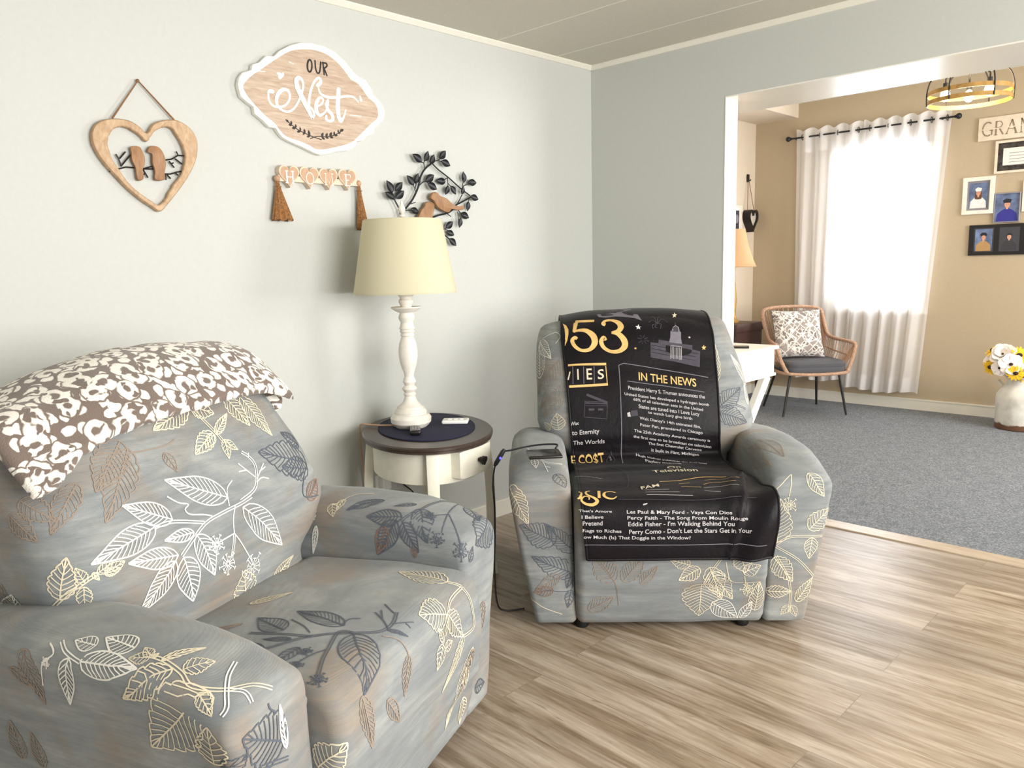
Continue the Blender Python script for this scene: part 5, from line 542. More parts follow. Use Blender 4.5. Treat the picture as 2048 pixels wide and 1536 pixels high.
# ------------------------------------------------------------------ curtain and rod
RODZ, RODY = 2.315, WY-0.09
rod = thing('curtain_rod', 'dark bronze curtain rod with ball finials above the dining window', 'curtain rod', (0.24, RODY, RODZ))
G().tube([(-0.66, 0, 0), (0.64, 0, 0)], 0.0075, 10).obj('rod', 'black_metal', rod)
for sx in (-0.685, 0.665):
    G().ball((sx, 0, 0), 0.022, 12).tube([(sx*0.96, 0, 0), (sx, 0, 0)], 0.012, 8).obj('finial', 'black_metal', rod)
for sx in (-0.62, 0.55):
    G().tube([(sx, 0, -0.004), (sx, 0.045, -0.012), (sx, 0.09, -0.03)], 0.006, 8).box((sx-0.012, 0.082, -0.06), (sx+0.012, 0.09, 0.02)).obj('bracket', 'black_metal', rod)
def curtain(name, label, x0t, x1t, x0b, x1b, zt, zb, waves, seed, grom):
    random.seed(seed); c = thing(name, label, 'curtain', ((x0t+x1t)/2, RODY, zb), 0, 'sheer white grommet curtains')
    ox = (x0t+x1t)/2; n = 150; mrows = 34; vs = []; fs = []; ph = random.random()*2
    for r in range(mrows+1):
        q = r/mrows; z = zt+(zb-zt)*q
        for i in range(n+1):
            a = i/n; amp = 0.022+0.016*q+0.008*math.sin(7*a+seed); aa = a+0.012*math.sin(a*19+q*1.5)*q
            x = (x0t+(x1t-x0t)*aa)*(1-q)+(x0b+(x1b-x0b)*aa)*q; y = amp*math.sin(2*PI*waves*a+ph+0.3*q)+0.012*q*math.sin(23*a+seed)
            zz = z+(0.014*math.sin(2*PI*waves*a+1.2) if r == 0 else 0)+(0.012*math.sin(9*a) if r == mrows else 0)
            vs.append((x-ox, y+(0.01 if r else 0), zz-zb))
    for r in range(mrows):
        for i in range(n): b = r*(n+1)+i; fs.append((b, b+1, b+n+2, b+n+1))
    mesh('panel', vs, fs, 'sheer', c)
    # hem and header bands: doubled cloth
    for nm, r0, r1 in (('header_band', 0, 3), ('bottom_hem', mrows-2, mrows)):
        vv = [(v[0], v[1]-0.003, v[2]) for v in vs[r0*(n+1):(r1+1)*(n+1)]]; ff = []
        for r in range(r1-r0):
            for i in range(n): b = r*(n+1)+i; ff.append((b, b+1, b+n+2, b+n+1))
        mesh(nm, vv, ff, 'sheer', c)
    for a in grom:
        x = x0t+(x1t-x0t)*a-ox; G().tube([(x, 0.020*math.cos(q), RODZ-zb+0.022*math.sin(q)) for q in [2*PI*k/16 for k in range(16)]], 0.003, 6, closed=True).obj('grommet', 'black_metal', c)
    return c
curtain('sheer_curtain', 'sheer white curtain panel on the left half of the dining window', -0.375, 0.22, -0.36, 0.12, 2.375, 0.20, 4.5, 1, (0.10, 0.36, 0.62, 0.9))
curtain('sheer_curtain', 'sheer white curtain panel on the right half of the dining window beside photo frames', 0.20, 0.86, 0.08, 0.71, 2.375, 0.145, 5.5, 4, (0.08, 0.3, 0.55, 0.78, 0.95))

# ------------------------------------------------------------------ recliners
YF = [(0.38, 0.45), (0.46, 0.49), (0.54, 0.475), (0.62, 0.475), (0.70, 0.50), (0.80, 0.535), (0.90, 0.58), (0.98, 0.62), (1.05, 0.655)]
YB = [(0.38, 0.82), (0.7, 0.89), (1.05, 0.92)]
BW = [(0.38, 0.33), (0.50, 0.335), (0.56, 0.40), (0.62, 0.440), (0.85, 0.442), (1.05, 0.435)]
BWR = [(0.62, 1.0), (0.80, 0.92), (0.95, 0.865), (1.05, 0.84)]
BTOP = 1.045
TILT = [0.0]
def crown(x, z): return z-(0.048*(min(abs(x), .46)/0.44)**2.5+TILT[0]*(max(0, 0.12-x)/0.56)**1.3)*sstep(0.75, 1.0, z)
def wrinkle(v, amp, f=7.0, seed=0.0):
    return v+Vector((mnoise.noise(v*f+Vector((seed, 0, 0))), mnoise.noise(v*f+Vector((0, seed+7, 3))), mnoise.noise(v*f+Vector((5, 0, seed))))) * amp
def pillow(loops, ctr_shift, steps=(0.82, 0.62, 0.4, 0.2, 0.04)):
    """close both ends of a stack of loops with domed caps"""
    def capl(L, sh):
        c = sum(L, Vector())/len(L); return [[c+(p-c)*s+sh*(1-s*s) for p in L] for s in steps]
    a = capl(loops[0], -ctr_shift); b = capl(loops[-1], ctr_shift)
    return a[::-1]+loops+b
def arm_geo(side, seed):
    """side = -1 left (x<0), +1 right"""
    g = G(); loops = []
    TOP = [(0.0, 0.545), (0.04, 0.560), (0.12, 0.588), (0.22, 0.607), (0.4, 0.612), (0.6, 0.60), (0.78, 0.57)]
    def prof(y, ins):
        zt = interp(TOP, y); fl = 1.0 if y < 0.5 else 1-0.06*(y-0.5)
        cs = [(0.322, 0.026), (0.462, 0.026), (0.512*fl, 0.28), (0.552*fl, zt-0.03), (0.50*fl, zt), (0.338, zt-0.01)]
        L = rpoly(cs, [0.012, 0.015, 0.35, 0.045, 0.11, 0.06], 6, ins)
        return [Vector((side*p[0], y, p[1])) for p in resample_loop([(p[0], p[1], 0) for p in L], 72)]
    rf = 0.024
    for i in range(7):
        th = PI/2*i/6; loops.append(prof(rf*(1-math.cos(th)), rf*(1-math.sin(th))))
    for i in range(1, 17): loops.append(prof(rf+(0.74-rf)*i/16, 0))
    for i in range(1, 6):
        th = PI/2*i/5; loops.append(prof(0.74+0.05*math.sin(th), 0.05*(1-math.cos(th))))
    loops = pillow(loops, Vector((0, 0.008, 0)))
    loops = [[wrinkle(p, 0.0045, 6, seed) for p in L] for L in loops]
    if side < 0: loops = [L[::-1] for L in loops]
    return g.loft([L[::-1] for L in loops])
def seat_geo(seed):
    loops = []
    cs = [(0.0, 0.026), (0.50, 0.08), (0.50, 0.45), (0.16, 0.475), (-0.045, 0.468), (-0.062, 0.33), (-0.025, 0.12)]
    def prof(x, ins):
        L = rpoly(cs, [0.03, 0.03, 0.04, 0.3, 0.075, 0.2, 0.1], 6, ins)
        bul = 0.010*(1-(x/0.32)**2)
        return [Vector((x, p[0]-((0.007*math.exp(-((p[1]-0.20-0.015*math.sin(8*x+seed))/0.018)**2)-0.006*math.exp(-((p[1]-0.165-0.02*math.sin(6*x+seed))/0.02)**2)) if p[0] < 0.05 else 0), p[1]+(bul if p[1] > 0.4 else 0))) for p in resample_loop([(p[0], p[1], 0) for p in L], 96)]
    r = 0.032; W = 0.325
    xs = [(-W+r*(1-math.cos(PI/2*i/6)), r*(1-math.sin(PI/2*i/6))) for i in range(7)]
    xs += [(-W+r+(2*W-2*r)*i/20, 0) for i in range(1, 20)]
    xs += [(W-r*(1-math.cos(PI/2*i/6)), r*(1-math.sin(PI/2*i/6))) for i in range(6, -1, -1)]
    loops = [prof(x, i) for x, i in xs]
    loops = pillow(loops, Vector((0.002, 0, 0)))
    return G().loft([[wrinkle(p, 0.005, 6, seed) for p in L] for L in loops])
def back_geo(seed):
    loops = []
    def prof(z, ins):
        yf = interp(YF, z); yb = interp(YB, z); wdt = interp(BW, z)-ins*0.28; yf += ins; yb -= ins
        cy = (yf+yb)/2; hy = (yb-yf)/2; L = rrect(wdt, hy, min(0.115, hy*0.9), 9)
        L = resample_loop([(p[0], p[1], 0) for p in L], 96); out = []
        for p in L:
            f = 1-(p[0]/max(wdt, .01))**2; y = cy+p[1]-(0.022*f if p[1] < 0 else -0.01*f)
            if p[0] > 0: p = Vector((p[0]*interp(BWR, z)*(1-TILT[0]*1.1*sstep(0.62, 0.95, z)), p[1], 0))
            out.append(Vector((p[0], y, crown(p[0], z))))
        return out
    for i in range(26): loops.append(prof(0.38+(0.955-0.38)*i/25, 0))
    for i in range(1, 9):
        th = PI/2*i/8; loops.append(prof(0.955+(BTOP-0.955)*math.sin(th), 0.085*(1-math.cos(th))))
    c = sum(loops[-1], Vector())/len(loops[-1]); last = loops[-1]
    for s_ in (0.85, 0.68, 0.5, 0.3, 0.12): loops.append([Vector((c.x+(p.x-c.x)*(1-(1-s_)*0.1), c.y+(p.y-c.y)*s_, 0)) for p in last])
    for L in loops[-5:]:
        for p in L: p.z = crown(p.x, BTOP+0.004)
    return G().loft([[wrinkle(p, 0.005, 6, seed) for p in L] for L in loops])
def recliner(label, O, ang, data, seed, lw_, tilt):
    TILT[0] = tilt
    t = thing('recliner', label, 'recliner', (O[0], O[1], 0), ang, None)
    raw = G()
    for nm, g, key in (('backrest', back_geo(seed), 'back'), ('seat', seat_geo(seed+1), 'seat'), ('armrest', arm_geo(-1, seed+2), 'armL'), ('armrest', arm_geo(1, seed+3), 'armR')):
        raw.add(g.v, g.f); run_prints(g, PRINTS, data.get(key, []), lw_); o = g.obj(nm, PRINTS, t, True, None); o['part_key'] = key; del o['part_key']
        DEVKEY[o.name] = (label[:5], key)
    for x in (-0.40, 0.40, -0.30, 0.26):
        y = 0.09 if abs(x) > .35 else 0.05; G().lathe([(0.02, 0), (0.024, 0.006), (0.024, 0.03), (0.018, 0.045)], 14, (x, y, 0)).obj('foot', 'rubber_black', t)
    for x in (-0.38, 0.38): G().lathe([(0.02, 0), (0.024, 0.006), (0.024, 0.05), (0.018, 0.065)], 14, (x, 0.70, 0)).obj('foot', 'rubber_black', t)
    BODY[label[:5]] = BVHTree.FromPolygons(raw.v, raw.f)
    return t
DEVKEY = {}; BODY = {}
def outside(bvh, p, gap):
    loc, n_, i_, d_ = bvh.find_nearest(p)
    if loc is not None and d_ < 0.12 and (p-loc).dot(n_) < gap: return loc+n_*gap
    return p
A2 = math.atan2(.682, .731); O2 = (1.354, -1.288)
A1 = R_(112.0); O1 = (1.387, -2.449)
rec1 = recliner('large recliner in a grey leaf-print slipcover, draped with the leopard throw, nearest the camera', O1, A1, DATA['rec1'], 3.0, 0.0033, 0.075)
TILT[0] = 0.0
rec2 = recliner('recliner in a leaf-print slipcover under the black printed blanket, facing out from the corner', O2, A2, DATA['rec2'], 11.0, 0.0026, 0.0)

# ------------------------------------------------------------------ black souvenir blanket on the far recliner
BP = [(0.90, 0.62), (0.905, 0.85), (0.885, 1.00), (0.82, 1.062), (0.72, 1.072), (0.635, 1.050), (0.585, 0.995), (0.53, 0.90), (0.475, 0.80), (0.44, 0.70), (0.415, 0.60), (0.425, 0.525), (0.40, 0.502), (0.30, 0.499), (0.15, 0.503), (0.02, 0.501), (-0.05, 0.487), (-0.078, 0.44), (-0.082, 0.36), (-0.076, 0.290)]
BPS = [Vector((0, a+(0.045 if b > 0.505 and a > 0.39 else 0.02 if a > 0.35 else 0), b)) for a, b in BP]; BPS = smooth_path(BPS, 8)
BD = [0.0]
for a, b in zip(BPS[:-1], BPS[1:]): BD.append(BD[-1]+(b-a).length)
BLEN = BD[-1]
def bpath(t):
    t = max(0, min(BLEN, t)); lo, hi = 0, len(BD)-1
    while hi-lo > 1:
        m = (lo+hi)//2
        if BD[m] <= t: lo = m
        else: hi = m
    f = (t-BD[lo])/(BD[hi]-BD[lo]); p = BPS[lo].lerp(BPS[hi], f); d = (BPS[hi]-BPS[lo]).normalized(); return p, d
def tz(z):   # arc length at which the front of the back reaches height z
    for i in range(len(BPS)):
        if BD[i] > 0.6 and BPS[i].z <= z and BPS[i].y < 0.685: return BD[i]
TC = tz(0.505)
XL = [(0, -0.335), (tz(1.0), -0.335), (TC-0.05, -0.305), (TC+0.1, -0.30), (BLEN-0.22, -0.305), (BLEN, -0.288)]
XR = [(0, 0.262), (tz(1.0), 0.272), (TC-0.1, 0.268), (TC+0.1, 0.285), (TC+0.3, 0.315), (BLEN-0.2, 0.335), (BLEN, 0.322)]
WR = [1.0]
def bsurf(x, t, lift=0.0):
    p, d = bpath(t); nrm = Vector((0, d.z, -d.y))*(-1)
    if nrm.y > 0 and t > TC*0.4 and t < BLEN*0.6: pass
    nrm = Vector((0, d.z, -d.y)) ; 
    z = crown(x, p.z) if p.z > 0.7 else p.z
    wr = 0.0
    on_seat = sstep(TC, TC+0.08, t)
    wr += 0.005*mnoise.noise(Vector((x*7, t*5, 1.3)))*(1-on_seat*0.3)
    wr += on_seat*(0.005*mnoise.noise(Vector((x*5+3, t*12, 4.0)))+0.0022*math.sin(t*60+x*9)*sstep(TC+0.22, TC+0.1, t))
    wr += 0.024*sstep(0.14, 0.26, x)*sstep(TC+0.22, TC+0.36, t)*(0.5+0.5*math.sin(40*x+18*t))    # rumpled front right corner
    wr += 0.010*sstep(0.012, 0.0, abs(x-(0.30-0.25*(t-TC-0.2))))*sstep(TC+.1, TC+.3, t)
    fb = 0.022*max(0, 1-(x/0.43)**2)*(1-on_seat) if t > tz(0.95) else 0.022*max(0, 1-(x/.43)**2)*sstep(tz(1.06) or .5, tz(0.95), t)
    q = Vector((x, p.y-fb, z))+nrm*max(wr*WR[0], -0.003)
    q = outside(BODY['recli'], q, 0.010)
    return q+nrm*lift
bk = thing('souvenir_blanket', 'black plush blanket with gold and grey birthday-year lettering draped over the far recliner', 'blanket', (O2[0], O2[1], 0), A2)
NU, NV = 64, 190
vs = []; fs = []
for j in range(NV+1):
    t = BLEN*j/NV; xl, xr = interp(XL, t), interp(XR, t)
    for i in range(NU+1): vs.append(bsurf(xl+(xr-xl)*i/NU, t))
for j in range(NV):
    for i in range(NU): b = j*(NU+1)+i; fs.append((b, b+NU+1, b+NU+2, b+1))
top = list(vs); nb_ = len(vs)
under = []
for j in range(NV+1):
    t = BLEN*j/NV; xl, xr = interp(XL, t), interp(XR, t)
    for i in range(NU+1): under.append(bsurf(xl+(xr-xl)*i/NU, t, -0.006))
vs2 = vs+under; fs2 = list(fs)+[tuple(q+nb_ for q in f[::-1]) for f in fs]
rim = [i for i in range(NU+1)]+[j*(NU+1)+NU for j in range(1, NV+1)]+[NV*(NU+1)+i for i in range(NU-1, -1, -1)]+[j*(NU+1) for j in range(NV-1, 0, -1)]
for a, b in zip(rim, rim[1:]+rim[:1]): fs2.append((a, b, b+nb_, a+nb_))
BM = ['plush_black', 'brass_print', 'print_grey', 'print_dim', 'print_text', 'print_white', 'print_cream']
gb = G(); gb.add(vs2, fs2)
bi = {m: i for i, m in enumerate(BM)}
BK_ = [0]
def bmap(vs, fs, m):
    BK_[0] += 1
    gb.add([bsurf(v[0], v[1], (0.0012 if v[1] < TC-0.05 else 0.0026)+0.00008*(BK_[0] % 9)) for v in vs], [f[::-1] for f in fs], bi[m])
for it in DATA['blanket']:
    k = it[0]
    if k == 'T':     # text, left baseline, right baseline, top-left, material
        tv, tf, wd = text2d(it[1]); a, b, c_ = Vector(it[2]), Vector(it[3]), Vector(it[4]); U = (b-a)/wd; V = c_-a; V = Vector((0, V.y))
        bmap([a+U*v[0]+V*v[1] for v in tv], [f[::-1] for f in tf], it[5])
    elif k == 'L':
        pp = smooth_path([(p[0], p[1], 0) for p in it[1]], 4) if len(it) > 4 else [Vector((p[0], p[1], 0)) for p in it[1]]
        pp = resample2([p.to_2d() for p in pp], 0.012) if len(it) <= 4 else [p.to_2d() for p in pp]
        rv, rf = ribbon2d(pp, it[2]); bmap(rv, rf, it[3])
    elif k == 'P':
        po = it[1]; tr = tessellate_polygon([[Vector((p[0], p[1], 0)) for p in po]]); ff = []
        for a, b, c_ in tr:
            pa, pb, pc = Vector(po[a]), Vector(po[b]), Vector(po[c_]); ff.append((a, b, c_) if (pb-pa).cross(pc-pa) < 0 else (c_, b, a))
        bmap(po, ff, it[2])
gb.obj('blanket_cloth', BM, bk, True, None)
g = G(); pts = [bsurf(interp(XL, BLEN)+(interp(XR, BLEN)-interp(XL, BLEN))*i/40, BLEN-0.001, -0.002) for i in range(41)]; g.tube(pts, 0.0055, 8)
for X in (XL, XR): g.tube([bsurf(interp(X, t), t, -0.002) for t in [BLEN*i/120 for i in range(121)]], 0.005, 8)
g.obj('hem', 'plush_black', bk)

# ------------------------------------------------------------------ leopard throw over the near recliner
TILT[0] = 0.075
TP = smooth_path([Vector((0, a+0.04, b)) for a, b in [(0.915, 0.55), (0.92, 0.80), (0.90, 0.965), (0.84, 1.045), (0.73, 1.062), (0.64, 1.045), (0.568, 0.985), (0.51, 0.90), (0.46, 0.80), (0.42, 0.70), (0.40, 0.6)]], 8)
TD = [0.0]
for a, b in zip(TP[:-1], TP[1:]): TD.append(TD[-1]+(b-a).length)
def tpath(t):
    i = 0
    while i < len(TD)-2 and TD[i+1] < t: i += 1
    f = (t-TD[i])/(TD[i+1]-TD[i]); d = (TP[i+1]-TP[i]).normalized(); return TP[i].lerp(TP[i+1], f), d
def t_at_z(z):
    for i in range(len(TP)):
        if TD[i] > 0.62 and TP[i].y < 0.69 and TP[i].z <= z: return TD[i]
    return TD[-1]
def tsurf(x, t, lift):
    p, d = tpath(t); nrm = Vector((0, d.z, -d.y)); xx = abs(x); z = p.z; dz = 0
    z = crown(max(-.46, min(.46, x)), p.z) if p.z > 0.7 else p.z
    if x > 0.3: z -= (x-0.3)*0.35
    fb = 0.022*max(0, 1-(x/0.43)**2)*sstep(t_at_z(1.04), t_at_z(0.95), t)
    wr = 0.012*mnoise.noise(Vector((x*5, t*6, 2.0)))+0.006*mnoise.noise(Vector((x*13, t*11, 8.0)))
    q = outside(BODY['large'], Vector((x, p.y-fb, z))+nrm*wr, 0.006)
    return q+nrm*lift
EDGE = [(-0.44, 0.835), (-0.40, 0.845), (-0.33, 0.89), (-0.25, 0.92), (-0.13, 0.94), (0.1, 0.95), (0.25, 0.945), (0.36, 0.905)]
def t_edge(x):
    tg = interp(EDGE, x); t = TD[-1]*0.5
    while t < TD[-1]-0.01:
        q = tsurf(x, t, 0.01)
        if q.z <= tg and q.y < 0.72: return t
        t += 0.006
    return t
vsT = []; NU, NV = 90, 60; th = 0.024
def throw_grid(lift, x0, x1, inset=0.0):
    out = []
    for i in range(NU+1):
        x = x0+(x1-x0)*i/NU; te = t_edge(x)-inset; ts = 0.12+inset
        out.append([tsurf(x, ts+(te-ts)*j/NV, lift) for j in range(NV+1)]); CUV.append([(x, ts+(te-ts)*j/NV, 0) for j in range(NV+1)])
    return out
CUV = []
A_ = throw_grid(th, -0.435, 0.345); B_ = throw_grid(0.0, -0.435, 0.345)
mid_ = throw_grid(th*0.5, -0.448, 0.36, -0.012)
g = G(); vs = []; fs = []; W_ = NV+1
for L in A_: vs += L
for L in B_: vs += L
nA = (NU+1)*W_
for i in range(NU):
    for j in range(NV):
        b = i*W_+j; fs.append((b, b+1, b+W_+1, b+W_)); fs.append((b+nA, b+nA+W_, b+nA+W_+1, b+nA+1))
rimi = [(i, 0) for i in range(NU+1)]+[(NU, j) for j in range(1, NV+1)]+[(i, NV) for i in range(NU-1, -1, -1)]+[(0, j) for j in range(NV-1, 0, -1)]
m0 = len(vs); vs += [mid_[i][j] for i, j in rimi]
for q in range(len(rimi)):
    q2 = (q+1) % len(rimi); a = rimi[q][0]*W_+rimi[q][1]; b = rimi[q2][0]*W_+rimi[q2][1]
    fs.append((a, b, m0+q2, m0+q)); fs.append((m0+q, m0+q2, b+nA, a+nA))
thr = thing('leopard_throw', 'thick white and brown leopard-print fleece throw folded over the near recliner back', 'throw', (O1[0], O1[1], 0), A1)
def cloth_uv(o, uv):
    at = o.data.attributes.new('cloth_uv', 'FLOAT_VECTOR', 'POINT')
    for i, q in enumerate(uv): at.data[i].vector = q
n1 = NU+1; uvA = [q for L in CUV[:n1] for q in L]; uvB = [q for L in CUV[n1:2*n1] for q in L]; uvM = [CUV[2*n1+i][j] for i, j in rimi]
g.add(vs, fs); cloth_uv(g.obj('fleece', 'leopard_fleece', thr, True, None), uvA+uvB+uvM)
# drooping corner fold at the right end
g = G(); lo = []
for i in range(9):
    q = i/8; c = Vector((0.318+0.03*math.sin(q*2.5), 0.625-0.035*q, 0.945-0.075*q)); r1 = 0.035*(1-q*0.75)+0.004; lo.append([c+Vector((r1*1.1*math.cos(a), 0.55*r1*math.sin(a), 0.3*r1*math.cos(a))) for a in [2*PI*k/14 for k in range(14)]])
g.loft(lo); cloth_uv(g.obj('hanging_corner', 'leopard_fleece', thr), [(q.x+q.y, q.z*1.3, 0) for q in g.v])

# ------------------------------------------------------------------ side table, mat, lamp and small things
TC_ = Vector((0.338, -1.5036)); TA = math.atan2(-.55, .835)   # long axis of the oval points toward the room
tb = thing('side_table', 'small oval side table with dark top and cream drawer base between the recliners', 'side table', (TC_.x, TC_.y, 0), TA)
def oval(a, b, z, n=72, c=(0, 0)): return [Vector((c[0]+a*math.cos(2*PI*i/n), c[1]+b*math.sin(2*PI*i/n), z)) for i in range(n)]
LA, LB = 0.360, 0.262
G().loft([oval(LA-.012, LB-.012, .592), oval(LA-.004, LB-.004, .596), oval(LA-.004, LB-.004, .604), oval(LA, LB, .607), oval(LA, LB, .615), oval(LA-.006, LB-.006, .62), oval(LA*.5, LB*.5, .62)]).obj('table_top', 'table_top_wood', tb)
AA, AB = 0.305, 0.222
G().loft([oval(AA-.02, AB-.02, .468), oval(AA, AB, .468), oval(AA, AB, .594), oval(AA-.02, AB-.02, .594)]).obj('apron', 'cream_paint', tb, True, 30)
for ph in (-4, 82, 176, 264):
    g = G(); lo = []
    for q in range(11):
        f = q/10; z = 0.594*(1-f); out = 0.004+0.020*math.sin(PI*min(1, f*1.2))+0.06*max(0, f-0.35)**1.8
        c = Vector((AA*math.cos(R_(ph)), AB*math.sin(R_(ph)), 0)); d = Vector((c.x/AA**2, c.y/AB**2, 0)).normalized(); s_ = Vector((-d.y, d.x, 0))
        w_, dd = 0.024*(1-0.25*f), 0.018; c = c+d*out; lo.append([c+s_*p[0]+d*p[1]+Vector((0, 0, z)) for p in rrect(w_, dd, 0.004, 2)])
    g.loft(lo).obj('leg', 'cream_paint', tb, True, 40)
# drawer with its face and heart knob
g = G(); a0, a1 = 14, 62; p0 = Vector((AA*math.cos(R_(a0)), AB*math.sin(R_(a0)), 0)); p1 = Vector((AA*math.cos(R_(a1)), AB*math.sin(R_(a1)), 0))
ch = (p1-p0).normalized(); nr = Vector((ch.y, -ch.x, 0)); lo = []
for i in range(13):
    f = i/12; base = p0.lerp(p1, f); bul = 0.034+0.022*math.sin(PI*(0.15+0.7*f)); e = 0.003 if i in (0, 12) else 0
    lo.append([base+nr*-.02+Vector((0, 0, .486+e)), base+nr*(bul-e)+Vector((0, 0, .486+e)), base+nr*(bul-e)+Vector((0, 0, .590-e)), base+nr*-.02+Vector((0, 0, .590-e))])
dr = g.loft(lo).obj('drawer', 'cream_paint', tb, True, 30)
kc = p0.lerp(p1, 0.50)+nr*0.056+Vector((0, 0, .541)); g = G(); hp = []
for i in range(40):
    a = 2*PI*i/40; hp.append((0.0011*16*math.sin(a)**3*0.95, 0.0011*(13*math.cos(a)-5*math.cos(2*a)-2*math.cos(3*a)-math.cos(4*a))))
g.prism(hp, kc+nr*0.012, ch, Vector((0, 0, 1)), nr*0.016); g.tube([kc-nr*.004, kc+nr*0.014], 0.007, 10); g.obj('knob', 'black_paint', dr)
# placemat
t = thing('placemat', 'navy oval woven placemat lying on the side table', 'placemat', (0.306, -1.482, 0.62), TA)
def ov(a, b, z): return oval(a, b, z, 64)
G().loft([ov(.277, .193, 0), ov(.281, .197, .001), ov(.281, .197, .003), ov(.277, .193, .0042), ov(.1, .07, .0042)]).obj('mat_body', 'navy_mat', t)
g = G().tube(ov(.279, .195, .0035), .0022, 6, closed=True); g.obj('edge_piping', 'navy_mat', t)
# table lamp
lp = thing('table_lamp', 'white turned-wood table lamp with cream drum shade on the oval side table', 'lamp', (0.268, -1.530, 0.6246))
K = 0.000842
prof = [(0, 1066), (74, 1066), (84, 1058), (97, 1042), (99, 1020), (88, 1003), (78, 1001), (80, 990), (70, 975), (66, 973), (64, 966), (48, 955), (37, 945), (30, 930), (26, 915), (30, 908), (30, 903), (24, 896), (31, 889), (36, 880), (33, 872), (22, 863), (26, 856), (32, 846), (30, 838), (28, 832), (23, 820), (24, 805), (31, 785), (39, 760), (45, 725), (46, 695), (41, 662), (32, 636), (29, 628), (34, 622), (30, 614), (30, 610), (36, 602), (31, 596), (38, 588), (33, 580), (29, 560), (36, 546), (39, 535), (35, 522), (30, 514), (46, 508), (60, 500), (73, 490), (71, 485), (40, 494), (27, 487), (27, 478), (34, 465), (35, 455), (28, 447), (30, 438), (41, 428), (43, 422), (40, 418), (0, 418)]
G().lathe([(max(r, .5)*K, (1066-z)*K) for r, z in prof], 40).obj('lamp_base', 'lamp_white', lp, True, 24)
g = G().lathe([(.006, .545), (.006, .84), (.011, .842), (.011, .850), (.004, .852)], 10); g.obj('harp_stem', 'lamp_white', lp)
def shade_geo(prof_o, prof_i, n=64): return [[(r*math.cos(2*PI*j/n), r*math.sin(2*PI*j/n), z) for j in range(n)] for r, z in prof_o+prof_i]
L = shade_geo([(.2035, .542), (.2045, .545), (.1545, .828), (.1535, .830)], [(.151, .828), (.2005, .543), (.2035, .542)])
G().loft(L, cap=False).obj('lamp_shade', 'cream_shade', lp, True, 50)
g = G().tube([(.203*math.cos(2*PI*i/48), .203*math.sin(2*PI*i/48), .547) for i in range(48)], .0022, 6, closed=True)
g.obj('shade_rim', 'cream_shade', lp); g = G().tube([(.153*math.cos(2*PI*i/48), .153*math.sin(2*PI*i/48), .827) for i in range(48)], .0022, 6, closed=True)
for i in range(3):
    a = 2*PI*i/3; g.tube([(0, 0, .822), (.152*math.cos(a), .152*math.sin(a), .824)], .0018, 6)
g.obj('shade_frame', 'cream_shade', lp)
G().lathe([(.003, .852), (.008, .856), (.013, .864), (.0145, .871), (.012, .879), (.007, .887), (.005, .891), (.0065, .897), (.004, .902), (.0008, .904)], 16).obj('finial', 'lamp_white', lp)
g = G().lathe([(.012, .60), (.014, .61), (.014, .64), (.012, .65)], 14); g.ball((0, 0, .69), .03, 14, sc=(1, 1, 1.25)); g.obj('light_bulb', 'white_plastic', lp)
# brass lamp cord stub beside the base
c = thing('lamp_cord', 'tan lamp cord running off the back of the side table beside the lamp base', 'cord', (0.20, -1.60, 0.625))
G().tube(smooth_path([(0.018, 0.018, .006), (-0.03, -0.01, .005), (-0.085, -0.03, .004), (-0.12, -0.04, .003), (-0.155, -0.03, -.02), (-0.17, -0.02, -.12), (-0.175, 0.0, -.30)], 5), .0036, 8).obj('cord', 'banner_wood', c)
# remote control
rm = thing('remote_control', 'small grey-black remote control lying on the navy placemat in front of the lamp', 'remote control', (0.385, -1.603, 0.6255), math.atan2(-.60, .80))
G().rbox((-.052, -.021, 0), (.052, .021, .020), .007, n=3).obj('body', 'black_plastic', rm)
for i in range(4):
    for j in range(3): G().lathe([(.0042, .0195), (.0042, .0212), (.002, .0218)], 10, (-.036+.018*i, -.011+.011*j, 0)).obj('button', 'gray_button', rm)
# white device
wd = thing('white_gadget', 'flat white plastic gadget on the navy placemat right of the lamp', 'gadget', (0.362, -1.372, 0.6256), math.atan2(.50, .55))
G().rbox((-.055, -.034, 0), (.055, .034, .016), .008, n=3).obj('body', 'white_plastic', wd)
g = G()
for i in range(3): g.rbox((-.03+.024*i, -.012, .0155), (-.014+.024*i, .004, .0195), .002)
g.obj('keys', 'white_plastic', wd)
# amber plug-in and outlet behind the table
ou = thing('wall_outlet', 'white outlet plate on the grey wall behind the side table', 'outlet', (0.0, -1.50, 0.31))
G().rbox((0, -.036, -.06), (.005, .036, .06), .003).obj('cover_plate', 'white_plastic', ou)
for z in (-.026, .026): G().rbox((.004, -.017, z-.014), (.0065, .017, z+.014), .002).obj('socket_face', 'white_plastic', ou)
af = thing('plug_in_freshener', 'amber plug-in air freshener low on the wall behind the side table', 'air freshener', (0.0075, -1.50, 0.335))
G().rbox((0, -.022, -.03), (.035, .022, .028), .006).obj('plug_body', 'white_plastic', af)
G().lathe([(.018, -.075), (.022, -.065), (.022, -.04), (.012, -.028)], 16, (.02, 0, 0)).obj('oil_vial', 'amber', af)
cb = thing('table_cable', 'thin black cable hanging on the wall under the side table', 'cable', (0.03, -1.40, 0))
G().tube(smooth_path([(0.0, -.07, .40), (-.01, -.03, .345), (-.012, .01, .30), (-.01, .06, .25), (-.005, .12, .14), (0, .16, .03), (0.02, .2, .006)], 5), .003, 7).obj('cord', 'cable_black', cb)

